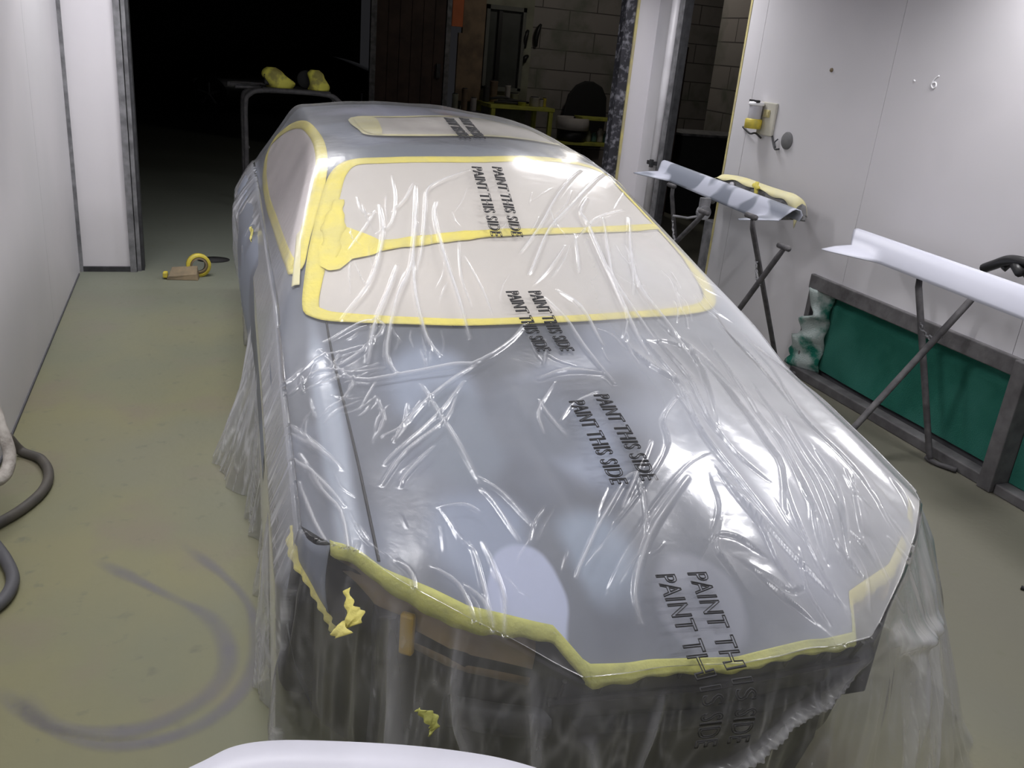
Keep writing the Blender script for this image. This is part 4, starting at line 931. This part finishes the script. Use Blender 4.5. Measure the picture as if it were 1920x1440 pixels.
t2 = trestle('folding_trestle', A(1405, 408, .985), (3.38, 4.26, 0), A(1472, 468, .88), (2.74, 4.20, 0), 'steel X trestle carrying the near end of the patchy grey side skirt')
t3 = trestle('folding_trestle', A(1257, 350, .93), (3.38, 5.50, 0), A(1322, 402, .90), (2.72, 5.40, 0), 'steel X trestle at the dark doorway, under the far end of the grey skirt')
# clamp plate on the far trestle
cl = MB(); c = Vector(A(1322, 380, .93)); cl.box(c.x - .035, c.x + .035, c.y - .012, c.y + .012, c.z - .10, c.z + .03); cl.tube([c + Vector((0, 0, -.08)), c + Vector((-.10, .01, -.10)), c + Vector((-.2, .02, -.09))], .008, 8); cl.lathe([(.001, -.02), (.045, -.018), (.045, .018), (.001, .02)], c.x, c.y, c.z - .06, 18, 'y')
tag(cl.build('clamp', M['galv'], None, False, bevel=.004), 'grey steel clamp on the far trestle below the grey skirt', 'clamp')

# ------------------------------------------------------------------ side skirts
def skirt_panel(name, far, near, wallward, m, label, flare_far=True, flare_near=True, fm=None, w0=.135):
    """long sill panel: rolled top, sloping face, a blade that flares out at its ends"""
    far = Vector(far); near = Vector(near); ax = (near - far); L = ax.length; ax.normalize(); up = Vector((0, 0, 1)); lat = Vector((-1, 0, 0)); lat = (lat - ax * lat.dot(ax)).normalized()   # lat points to the room
    o = empty(name, far, label, 'side skirt')
    n = 90; v = []; f = []; prof_n = 9
    for i in range(n + 1):
        u = i / n; x = u * L
        k0 = max(0, 1 - x / .34) if flare_far else 0; k1 = max(0, 1 - (L - x) / .34) if flare_near else 0
        k = max(k0, k1); fl = (k * k * (3 - 2 * k))
        fw = .012 + .20 * fl; dr = .035 + .01 * fl                       # how far the lip runs out, how far it drops
        pts = [(-.035, -.055), (-.045, -.02), (-.03, .004), (0, .010), (.018, .002), (.04, -.03), (.06, -.065), (.06 + fw * .55, -.065 - dr * .55 + .02 * fl), (.06 + fw, -.065 - dr + .03 * fl)]
        ex = 0
        for q, (a, b) in enumerate(pts):
            shift = (-.05 * k0 + .05 * k1) * 0
            # ends cut on the slant: lip pulled towards the middle
            end = (k0 * (1 if x < .03 else 0) - k1 * (1 if L - x < .03 else 0)) * 0
            sl = (.12 * (q - 4) / 4 if q > 4 else 0) * ((1 - min(1, x / .3)) if flare_far else 0) - (.10 * (q - 4) / 4 if q > 4 else 0) * ((1 - min(1, (L - x) / .3)) if flare_near else 0)
            v.append(ax * (x + sl) + lat * a + up * b)
    for i in range(n):
        for q in range(prof_n - 1): a = i * prof_n + q; f.append((a, a + 1, a + prof_n + 1, a + prof_n))
    me_ = mesh_obj('sill_shell', v, f, m, o, True); bm = bmesh.new(); bm.from_mesh(me_.data); bmesh.ops.recalc_face_normals(bm, faces=bm.faces); bm.to_mesh(me_.data); bm.free()
    so = me_.modifiers.new('t', 'SOLIDIFY'); so.thickness = .005; so.offset = 0
    for s_ in (.18, .45, .72):
        c = ax * (L * s_) + lat * .02 + up * -.065; t = MB(); t.box(c.x - .018, c.x + .018, c.y - .02, c.y + .02, c.z - .02, c.z + .02); t.build('mounting_clip', M['black'], o, bevel=.004)
    return o
skirt_panel('side_skirt', A(1245, 303, 1.03), A(1492, 396, 1.03), 1, M['skirt_grey'], 'side skirt in patchy light and dark grey primer on the two far trestles')
skirt_panel('side_skirt', A(1606, 432, .985), (3.12, 1.75, .985), 1, M['skirt'], 'smooth white-lavender side skirt on the nearer trestle by the green filter')

# bumper with yellow tape standing behind the grey skirt
def tx(px, py, x=3.30): return at_x(px, py, x)
bp_ = empty('rear_bumper', (3.28, 4.6, .8), 'grey and black bumper with yellow masking tape along its top, hung behind the grey skirt', 'bumper')
org = Vector(bp_.location)
spine = [tx(1338, 352, 3.36), tx(1350, 334, 3.34), tx(1372, 334, 3.30), tx(1400, 340, 3.27), tx(1432, 352, 3.25), tx(1465, 363, 3.24), tx(1490, 371, 3.24), tx(1502, 384, 3.26), tx(1505, 408, 3.30)]
S = [Vector(p) - org for p in catmull(spine, 6)]; n = len(S)
v = []; f = []
for i, p in enumerate(S):
    u_ = i / (n - 1); hgt = .15 * math.sin(PI * min(1, .12 + u_ * .95)) ** .5 + .02
    for (a, b) in ((.03, -.0), (.0, .012), (-.025, -.005), (-.04, -.35 * hgt), (-.035, -.7 * hgt), (0, -hgt), (.02, -hgt)): v.append(p + Vector((a, 0, b)))
for i in range(n - 1):
    for q in range(6): a = i * 7 + q; f.append((a, a + 1, a + 8, a + 7))
M['bumper'] = mat('grey_black_bumper', (.26, .26, .265), .6, col2=(.06, .06, .063), scale=7, lo=.42, hi=.5)
bo = mesh_obj('bumper_shell', v, f, M['bumper'], bp_, True); so = bo.modifiers.new('t', 'SOLIDIFY'); so.thickness = .006
v = []; f = []
i0 = int(n * .12)
for i in range(i0, n):
    p = S[i]; wd = .010 + .008 * math.sin(i * .7) + .05 * max(0, (i / n - .55) / .45)
    for (a, b) in ((.03, .006), (0, .020), (-.031, .0), (-.046, -wd)): v.append(p + Vector((a, 0, b)))
for i in range(n - i0 - 1):
    for q in range(3): a = i * 4 + q; f.append((a, a + 1, a + 5, a + 4))
tp = mesh_obj('masking_tape', v, f, M['tape_pale'], bp_, True); so = tp.modifiers.new('t', 'SOLIDIFY'); so.thickness = .002
kn = MB(); c = Vector(tx(1418, 352, 3.19)) - org; kn.tube([c + Vector((0, .0, .035)), c, c + Vector((0, -.01, -.05))], .012, 8); kn.tube([c + Vector((0, -.02, -.0)), c + Vector((0, .03, .012))], .014, 8); kn.build('tape_knot', M['tape_hot'], bp_, True)
ml = MB(); c = Vector(tx(1372, 350, 3.235)) - org; ml.lathe([(.001, -.008), (.028, -.006), (.030, .004)], c.x, c.y, c.z, 20, 'x'); ml.lathe([(.001, -.012), (.008, -.012), (.008, 0)], c.x, c.y, c.z, 12, 'x'); ml.build('lamp_mount', M['grey_plastic'], bp_, True)
ht = MB(); ht.tube([Vector((3.44, 4.75, 1.0)) - org, S[n // 2] + Vector((.02, 0, -.02))], .01, 6); ht.tube([Vector((3.44, 4.45, 1.0)) - org, S[int(n * .7)] + Vector((.02, 0, -.02))], .01, 6); ht.build('wall_hook', M['dark_steel'], bp_)

# black tubing behind the nearer skirt
bt = MB(); bt.tube(catmull([at_x(1845, 503, 3.36), at_x(1865, 496, 3.34), at_x(1890, 488, 3.32), at_x(1915, 490, 3.32), at_x(1960, 505, 3.34)], 6), .022, 10)
bt.tube(catmull([at_x(1880, 505, 3.34), at_x(1895, 494, 3.36), at_x(1910, 500, 3.32), at_x(1930, 520, 3.32)], 6), .016, 8); bt.tube([at_x(1900, 492, 3.33), at_x(1912, 512, 3.28)], .02, 8)
tag(bt.build('wiring_loom', M['black'], None, True), 'black taped loom hanging on the wall behind the nearer skirt', 'wiring loom')

# white panel in the foreground
fp = empty('primed_panel', (.20, .55, 0), 'smooth white primed body panel in the very foreground below the car', 'body panel')
org = Vector(fp.location)
edge = [at_z(300, 1462, 1.0), at_z(380, 1424, 1.0), at_z(440, 1396, 1.0), at_z(520, 1385, 1.0), at_z(640, 1387, 1.0), at_z(760, 1394, 1.0), at_z(860, 1405, 1.0), at_z(950, 1421, 1.0), at_z(1040, 1449, 1.0), at_z(1130, 1490, 1.0)]
E_ = [Vector(p) - org for p in catmull(edge, 6)]; n = len(E_); v = []; f = []; K = 12
for i, p in enumerate(E_):
    for k in range(K):
        q = k / (K - 1); v.append(p + Vector((0, .008 if k == 0 else (-.34 * q + .030), -.06 if k == 0 else -.16 * q * q)))
for i in range(n - 1):
    for k in range(K - 1): a = i * K + k; f.append((a, a + 1, a + K + 1, a + K))
M['skirt_white'] = mat('white_lavender_primer', (.66, .66, .74), .4)
po_ = mesh_obj('panel_shell', v, f, M['skirt_white'], fp, True); so = po_.modifiers.new('t', 'SOLIDIFY'); so.thickness = .004; so.offset = -1
ps = MB()
for dx in (-.10, .12): ps.tube([(dx, -.15, .90), (dx * 1.6, -.15, .012)], .015, 10)
ps.tube([(-.12, -.15, .89), (.14, -.15, .89)], .015, 10); ps.build('support_leg', M['stand'], fp, True)

# ------------------------------------------------------------------ the dark workshop behind
struct('wall_far', MB().box(-6, 3.9, 22.5, 22.7, 0, 4.2).box(-6.1, -6, YB, 22.7, 0, 4.2), M['shop_dark'])  # near-black wall colour stands in for the unlit depth of the workshop
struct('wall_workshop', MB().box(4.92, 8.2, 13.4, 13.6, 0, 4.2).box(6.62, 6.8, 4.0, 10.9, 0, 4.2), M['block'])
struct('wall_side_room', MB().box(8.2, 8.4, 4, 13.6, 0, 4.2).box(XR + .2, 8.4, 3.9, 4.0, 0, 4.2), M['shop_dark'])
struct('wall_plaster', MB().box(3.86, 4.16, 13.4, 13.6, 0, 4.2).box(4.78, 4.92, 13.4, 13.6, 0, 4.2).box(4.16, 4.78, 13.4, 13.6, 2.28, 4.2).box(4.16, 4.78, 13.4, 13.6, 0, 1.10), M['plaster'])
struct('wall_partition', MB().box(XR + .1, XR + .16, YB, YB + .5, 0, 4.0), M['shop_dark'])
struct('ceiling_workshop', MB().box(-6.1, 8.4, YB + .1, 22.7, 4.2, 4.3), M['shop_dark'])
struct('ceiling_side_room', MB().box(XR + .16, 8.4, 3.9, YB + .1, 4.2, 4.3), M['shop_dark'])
dr = empty('sliding_door', (3.05, 13.35, 0), 'tall dark brown sliding door beyond the booth, in the unlit workshop', 'door')
m_ = MB()
for k in range(6): m_.box(-.52 + k * .17, -.52 + k * .17 + .165, -.03, .03, .03, 3.2)
m_.build('leaf', M['wood_brown'], dr, bevel=.004); MB().box(-.60, -.52, -.05, .05, 0, 3.3).box(.50, .57, -.05, .05, 0, 3.3).build('frame', M['galv'], dr)
MB().box(.38, .44, -.07, -.03, 1.2, 1.4).build('handle', M['dark_steel'], dr)
o = MB().box(3.63, 3.795, 13.31, 13.35, 1.93, 3.0).build('hanging_board', M['orange'], None, bevel=.003); tag(o, 'dull orange board high beside the dark brown door', 'board')
o = MB().box(3.80, 4.14, 13.32, 13.39, .9, 3.2).box(3.74, 3.80, 13.30, 13.36, .9, 1.85).build('leaning_board', M['wood_tan'], None, bevel=.003); tag(o, 'tan timber boards standing between the brown door and the window', 'board')
wn = tag(MB().box(4.16, 4.21, 13.33, 13.45, 1.10, 2.28).box(4.73, 4.78, 13.33, 13.45, 1.10, 2.28).box(4.16, 4.78, 13.33, 13.45, 2.22, 2.28).box(4.16, 4.78, 13.33, 13.45, 1.08, 1.14).build('window_1', mat('grey_window_frame', (.16, .165, .15), .7)), kind='structure')
M['pane'] = mat('murky_pane', (.10, .105, .10), .25, col2=(.06, .065, .06), scale=2)
MB().box(4.40, 4.73, 13.40, 13.41, 1.14, 2.22).build('window_pane', M['pane'], wn); MB().box(4.21, 4.37, 13.41, 13.42, 1.14, 2.22).build('window_pane', M['pane'], wn)
MB().box(4.36, 4.42, 13.36, 13.42, 1.14, 2.22).build('sash_gap', M['black'], wn)
kf = [(4.98, 2.08, .05, .32, 'curved black tool hanging on the plaster right of the far window, the higher one'), (4.80, 1.98, .035, .26, 'narrow black tool hanging beside the far window, left of the curved one'), (4.82, 1.62, .05, .10, 'small black bracket hanging under the black tools')]
for x, z, w_, h_, lb in kf:
    t = MB(); t.tube(catmull([(x + w_, 13.36, z), (x + w_ * .2, 13.35, z - h_ * .25), (x - w_ * .2, 13.35, z - h_ * .6), (x + .0, 13.36, z - h_)], 5), [.02 + .02 * math.sin(k / 16 * PI) for k in range(16)], 8); tag(t.build('hanging_tool', M['black'], None, True), lb, 'tool')
# bench with pots
bn = empty('workbench', (4.62, 12.9, 0), 'yellow-stained workbench under the far window, covered with pots', 'workbench')
MB().box(-.55, .45, -.35, .42, .88, .93).build('bench_top', M['bench'], bn, bevel=.005)
for x in (-.5, .40):
    for y in (-.31, .38): MB().box(x - .03, x + .03, y - .03, y + .03, 0, .88).build('leg', M['bench'], bn)
MB().box(-.5, .4, -.30, .36, .35, .38).build('lower_shelf', M['clutter_dark'], bn)
def pot(x, y, z, r, h, m, label, cat='pot', name='paint_pot', lid=True):
    t = empty(name, (x, y, z), label, cat, 'pots on the far workbench'); MB().lathe([(r * .9, 0), (r, .01), (r, h * .92), (r * 1.05, h * .95), (r * 1.05, h), (.001, h)], seg=18).build('body', m, t, True)
    if lid: MB().lathe([(r * .8, h), (r * .8, h + .012), (.001, h + .014)], seg=16).build('lid', M['clutter_dark'], t, True)
pot(4.80, 12.72, .93, .075, .13, M['clutter_pale'], 'pale paint tin, largest pot at the front of the far bench')
pot(4.93, 12.80, .93, .04, .10, M['clutter_pale'], 'small pale cup right of the large tin on the far bench')
pot(5.01, 12.86, .93, .03, .12, M['yellow'], 'little yellow cup at the right end of the far bench')
pot(4.60, 12.70, .93, .06, .05, M['bench'], 'low yellow dish left of the large tin on the far bench', lid=False)
pot(4.45, 12.95, .93, .04, .26, M['clutter_pale'], 'tall thin bottle with a pale top in the middle of the far bench', 'bottle', 'bottle')
pot(4.15, 13.05, .93, .05, .22, M['clutter_dark'], 'dark bottle at the left of the far bench', 'bottle', 'bottle')
pot(4.28, 13.12, .93, .06, .30, M['wood_tan'], 'tall brownish can at the back left of the far bench')
pot(4.62, 13.15, .93, .07, .14, M['plaster'], 'greyish pot at the back of the far bench under the window')
t = MB()
for k, (x, y, w_, a) in enumerate([(4.40, 12.80, .20, .2), (4.52, 12.86, .24, -.3), (4.35, 12.90, .18, .5)]):
    t.tube(catmull([(x - w_, y, .95 + k * .02), (x, y - .05, .96 + k * .03), (x + w_, y + .03, .95 + k * .02)], 5), .03, 8, flat=.6)
tag(t.build('rag_pile', M['clutter_dark'], None, True), 'dark heap of rags and tools on the far bench behind the tins', 'rags', kind='stuff')
# cabinet clutter left of the bench
t = empty('tool_trolley', (3.78, 12.9, 0), 'dark cluttered tool trolley left of the far bench', 'trolley')
MB().box(-.25, .25, -.2, .2, .75, .80).box(-.25, .25, -.2, .2, .30, .34).box(-.25, -.22, -.2, -.17, .05, .8).box(.22, .25, -.2, -.17, .05, .8).box(-.25, -.22, .17, .2, .05, .8).box(.22, .25, .17, .2, .05, .8).build('frame', M['dark_steel'], t, bevel=.003)
for x in (-.22, .22): MB().lathe([(.001, -.012), (.035, -.012), (.035, .012), (.001, .012)], x, -.18, .035, 14, 'x').build('caster', M['black'], t)
for i, (x, h_, m_) in enumerate([(-.16, .22, 'plaster'), (-.02, .30, 'wood_tan'), (.12, .18, 'clutter_pale')]):
    pot(3.78 + x, 12.85, .80, .045, h_, M[m_], ['short grey can on the dark trolley', 'tall tan can in the middle of the dark trolley', 'low pale can on the right of the dark trolley'][i])
# rounded dark board on the block wall
t = MB(); pts = [(-.36, 0), (-.37, .5), (-.33, .78), (-.22, .93), (-.08, 1.0), (.06, 1.0), (.22, .93), (.32, .78), (.36, .5), (.36, 0)]
v = [(x, -.03, z) for x, z in pts] + [(x, .03, z) for x, z in pts]; n = len(pts)
t.add(v, [tuple(range(n)), tuple(range(2 * n - 1, n - 1, -1))] + [(i, i + n, (i + 1) % n + n, (i + 1) % n) for i in range(n)])
o = t.build('round_topped_board', M['shop_dark'], None, bevel=.02, loc=(5.84, 13.24, .34)); o.rotation_euler.x = .1; tag(o, 'tall round-topped black board against the block wall', 'board')
# shelf with bucket and jars
sh = empty('low_shelf', (5.70, 12.42, 0), 'low two-tier shelf with a yellow top board by the block wall', 'shelf')
MB().box(-.30, .52, -.16, .16, .82, .86).build('upper_board', M['bench'], sh, bevel=.004); MB().box(-.62, .52, -.2, .2, .46, .50).build('lower_board', M['bench'], sh, bevel=.004)
for x in (-.29, .49): MB().box(x - .02, x + .02, .10, .15, 0, .84).build('post', M['dark_steel'], sh)
MB().box(-.61, -.57, -.1, .1, 0, .46).build('post', M['dark_steel'], sh)
bk = empty('bucket', (5.32, 12.42, .505), 'white-rimmed black bucket on the low shelf', 'bucket')
MB().lathe([(.20, 0), (.215, .02), (.225, .17), (.001, .17)], seg=28).build('body', M['black'], bk, True); MB().lathe([(.228, .16), (.245, .17), (.245, .33), (.225, .335), (.215, .27), (.001, .27)], seg=28).build('rim_band', M['clutter_pale'], bk, True)
for i, (x, r, h_, m_) in enumerate([(5.60, .05, .16, 'plaster'), (5.70, .045, .14, 'teal'), (5.80, .05, .20, 'clutter_pale'), (5.90, .045, .15, 'teal'), (6.00, .05, .22, 'teal')]):
    t = empty('jar', (x, 12.45, .503), ['grey jar next to the bucket on the low shelf', 'short teal jar, second from the bucket', 'tall pale jar in the middle of the low shelf', 'short teal jar near the right end of the low shelf', 'tall teal jar at the right end of the low shelf'][i], 'jar', 'jars on the low shelf')
    MB().lathe([(r * .9, 0), (r, .01), (r, h_ * .75), (r * .6, h_ * .9), (r * .6, h_), (.001, h_)], seg=16).build('body', M[m_], t, True)
# side room seen through the doorway in the right wall
t = empty('storage_bin', (5.95, 9.7, 0), 'dark bin with a pale rim, seen through the side doorway', 'bin')
MB().box(-.5, .5, -.3, .3, .0, .93).build('body', M['shop_dark'], t, bevel=.02); MB().box(-.52, .52, -.32, .32, .93, .96).build('rim', M['galv'], t, bevel=.006)
t = empty('cupboard', (5.0, 9.6, 0), 'dark cupboard with yellowish stains, dimly seen through the side doorway', 'cupboard')
MB().box(-.3, .3, -.3, .3, 0, 1.9).build('body', M['wood_brown'], t, bevel=.01); MB().box(-.28, -.01, -.32, -.30, .05, 1.85).build('door', M['wood_brown'], t, bevel=.004); MB().box(.01, .28, -.32, -.30, .05, 1.85).build('door', M['wood_brown'], t, bevel=.004)
# pale box on the floor just behind the far trestle
t = MB(); t.box(-.16, .16, -.15, .15, 0, .55); o = t.build('metal_box', M['galv'], None, bevel=.01, loc=(4.1, 6.1, 0)); tag(o, 'grey metal box on the floor inside the side doorway', 'box')

# tubular stand with two wrapped parts
ts = empty('tubular_stand', (.95, 9.0, 0), 'grey tubular stand behind the car, in front of the dark workshop', 'stand')
for dy in (0, .45):
    P = catmull([(-.46, dy, 0), (-.46, dy, .6), (-.46, dy, 1.0), (-.42, dy, 1.09), (-.32, dy, 1.13), (0, dy, 1.14), (.30, dy, 1.13), (.40, dy, 1.09), (.44, dy, 1.0), (.45, dy, .6), (.45, dy, 0)], 6)
    m_ = MB(); m_.tube(P, .024, 10); m_.build('hoop', M['stand'], ts, True)
for q0, q1 in (((-.44, 0, .6), (-.44, .45, .6)), ((.45, 0, .6), (.45, .45, .6)), ((-.55, .0, 1.15), (-.25, .2, 1.145))):
    m_ = MB(); m_.tube([q0, q1], .014, 8); m_.build('cross_tube', M['stand'], ts, True)
MB().box(-.30, .34, .02, .43, 1.145, 1.16).build('top_tray', M['dark_steel'], ts, bevel=.004)
M['wrap'] = mat('yellow_wrapping', (.88, .84, .14), .7, col2=(.42, .38, .10), scale=9, detail=5, lo=.4, hi=.55)
def wrapped(name, x, pts, label):
    t = empty(name, (x, 9.15, 1.16), label, 'wrapped part', 'wrapped parts on the tubular stand'); rings = 10; v = []; f = []; K = 18
    P = catmull(pts, 3); n = len(P)
    for (cx, rx, ry, z) in P:
        for k in range(K):
            a = 2 * PI * k / K; q = 1 + .09 * math.sin(3 * a + z * 40) + .05 * math.sin(7 * a); v.append((cx + rx * q * math.cos(a), ry * q * math.sin(a), z))
    for i in range(n - 1):
        for k in range(K): f.append((i * K + k, i * K + (k + 1) % K, (i + 1) * K + (k + 1) % K, (i + 1) * K + k))
    f.append(tuple(range(K))[::-1]); f.append(tuple((n - 1) * K + k for k in range(K)))
    mesh_obj('wrapping', v, f, M['wrap'], t, True); return t
t = wrapped('masked_mirror', .80, [(.02, .12, .08, 0), (.02, .135, .09, .05), (-.02, .12, .085, .10), (-.05, .085, .07, .15), (-.06, .04, .04, .18)], 'yellow-wrapped car mirror on the left of the tubular stand')
MB().box(-.13, -.07, -.05, .05, .02, .12).build('mirror_foot', M['black'], t, bevel=.01)
t = wrapped('masked_mirror', 1.19, [(.0, .10, .07, 0), (.0, .095, .07, .05), (-.01, .08, .06, .10), (-.03, .075, .055, .15), (-.04, .04, .04, .185)], 'upright yellow-wrapped car mirror on the right of the tubular stand')
MB().lathe([(.001, -.01), (.08, -.008), (.085, .008), (.001, .01)], -.12, .05, .09, 20, 'y').build('round_plate', M['shop_dark'], t, True)

# black car far back in the dark
dc = empty('parked_car', (1.9, 20.0, 0), 'black car parked at the back of the unlit workshop, only its highlights visible', 'car')
sec = []
for (x, zb, zt, hw) in [(-2.1, .35, .55, .6), (-2.0, .22, .78, .78), (-1.2, .2, .92, .84), (-.75, .2, .96, .86), (0, .2, 1.30, .86), (.7, .2, 1.36, .86), (1.3, .2, 1.20, .85), (1.9, .2, 1.0, .82), (2.2, .3, .92, .7)]:
    sec.append([(x, -hw, zb), (x, -hw - .03, .55), (x, -hw + .02, min(zt, .85)), (x, -hw * .68, zt - .04), (x, 0, zt), (x, hw * .68, zt - .04), (x, hw - .02, min(zt, .85)), (x, hw, zb)])
v = [p for s in sec for p in s]; f = []
for i in range(len(sec) - 1):
    for k in range(7): a = i * 8 + k; f.append((a, a + 1, a + 9, a + 8))
f.append(tuple(range(8))); f.append(tuple((len(sec) - 1) * 8 + k for k in range(8))[::-1])
bo = mesh_obj('body', v, f, M['car_dark'], dc, True); sb = bo.modifiers.new('s', 'SUBSURF'); sb.levels = 1; sb.render_levels = 2
for x in (-1.55, 1.45):
    t = MB(); t.lathe([(.24, -.1), (.33, -.09), (.33, .09), (.24, .1)], x, -.84, .34, 28, 'y'); to = t.build('tire', M['rubber'], dc, True)
    t = MB(); t.lathe([(.23, -.08), (.25, -.1), (.25, .05), (.23, .06)], x, -.84, .34, 28, 'y')
    for k in range(5):
        a = k * 2 * PI / 5 + .3; t.tube([(x, -.93, .34), (x + .22 * math.cos(a), -.93, .34 + .22 * math.sin(a))], .025, 6)
    t.build('wheel_rim', M['silver'], to)
M['glint'] = M['white_mark']
# ------------------------------------------------------------------ lights
def area(name, loc, target, sx, sy, power, col=(1, 1, 1), spread=180):
    l = bpy.data.lights.new(name, 'AREA'); l.shape = 'RECTANGLE'; l.size = sx; l.size_y = sy; l.energy = power; l.color = col; l.spread = math.radians(spread)
    o = bpy.data.objects.new(name, l); C.objects.link(o); o.location = loc; d = Vector(target) - Vector(loc); o.rotation_euler = d.to_track_quat('-Z', 'Y').to_euler(); return o
def fixture(x, y, tilt, label, power, L=1.4, rz=0):
    f_ = empty('strip_light', (x, y, 2.84), label, 'ceiling light', 'strip lights on the booth ceiling')
    MB().box(-.10, .10, -L / 2, L / 2, 0, .055).build('housing', M['lampwhite'], f_, bevel=.01)
    o = area('tube_light', (x, y, 2.82), (x + tilt, y, 1.2), .20, L - .08, power, (1, .985, 1.0), spread=150); return f_
LIGHTS = [(2.85, 2.9, -.8, 46), (2.60, 5.6, -.4, 28), (2.5, .5, -.4, 17), (-.05, 2.7, .25, 22), (-.05, 5.6, .2, 27), (-.05, .4, .3, 15)]
for k, (x, y, tl_, pw) in enumerate(LIGHTS):
    fixture(x, y, tl_, ['right row, above the windscreen', 'right row, nearest the back wall', 'right row, nearest the camera', 'left row, above the windscreen', 'left row, nearest the back wall', 'left row, nearest the camera'][k] + ' of the booth, strip light on the ceiling', pw)
l = bpy.data.lights.new('workshop_fill', 'POINT'); l.energy = 21; l.color = (1, .93, .82); l.shadow_soft_size = .15; o = bpy.data.objects.new('workshop_fill', l); C.objects.link(o); o.location = (5.3, 10.8, 3.3)  # added point light that brightens the block wall, no visible source
wd = bpy.data.worlds.new('world'); wd.use_nodes = True; wd.node_tree.nodes['Background'].inputs[0].default_value = (.5, .5, .55, 1); wd.node_tree.nodes['Background'].inputs[1].default_value = .02
sc_ = bpy.context.scene; sc_.world = wd
sc_.view_settings.view_transform = 'Standard'; sc_.view_settings.look = 'None'; sc_.view_settings.exposure = .30; sc_.view_settings.gamma = 1; sc_.view_settings.use_curve_mapping = False
sc_.cycles.transparent_max_bounces = 24
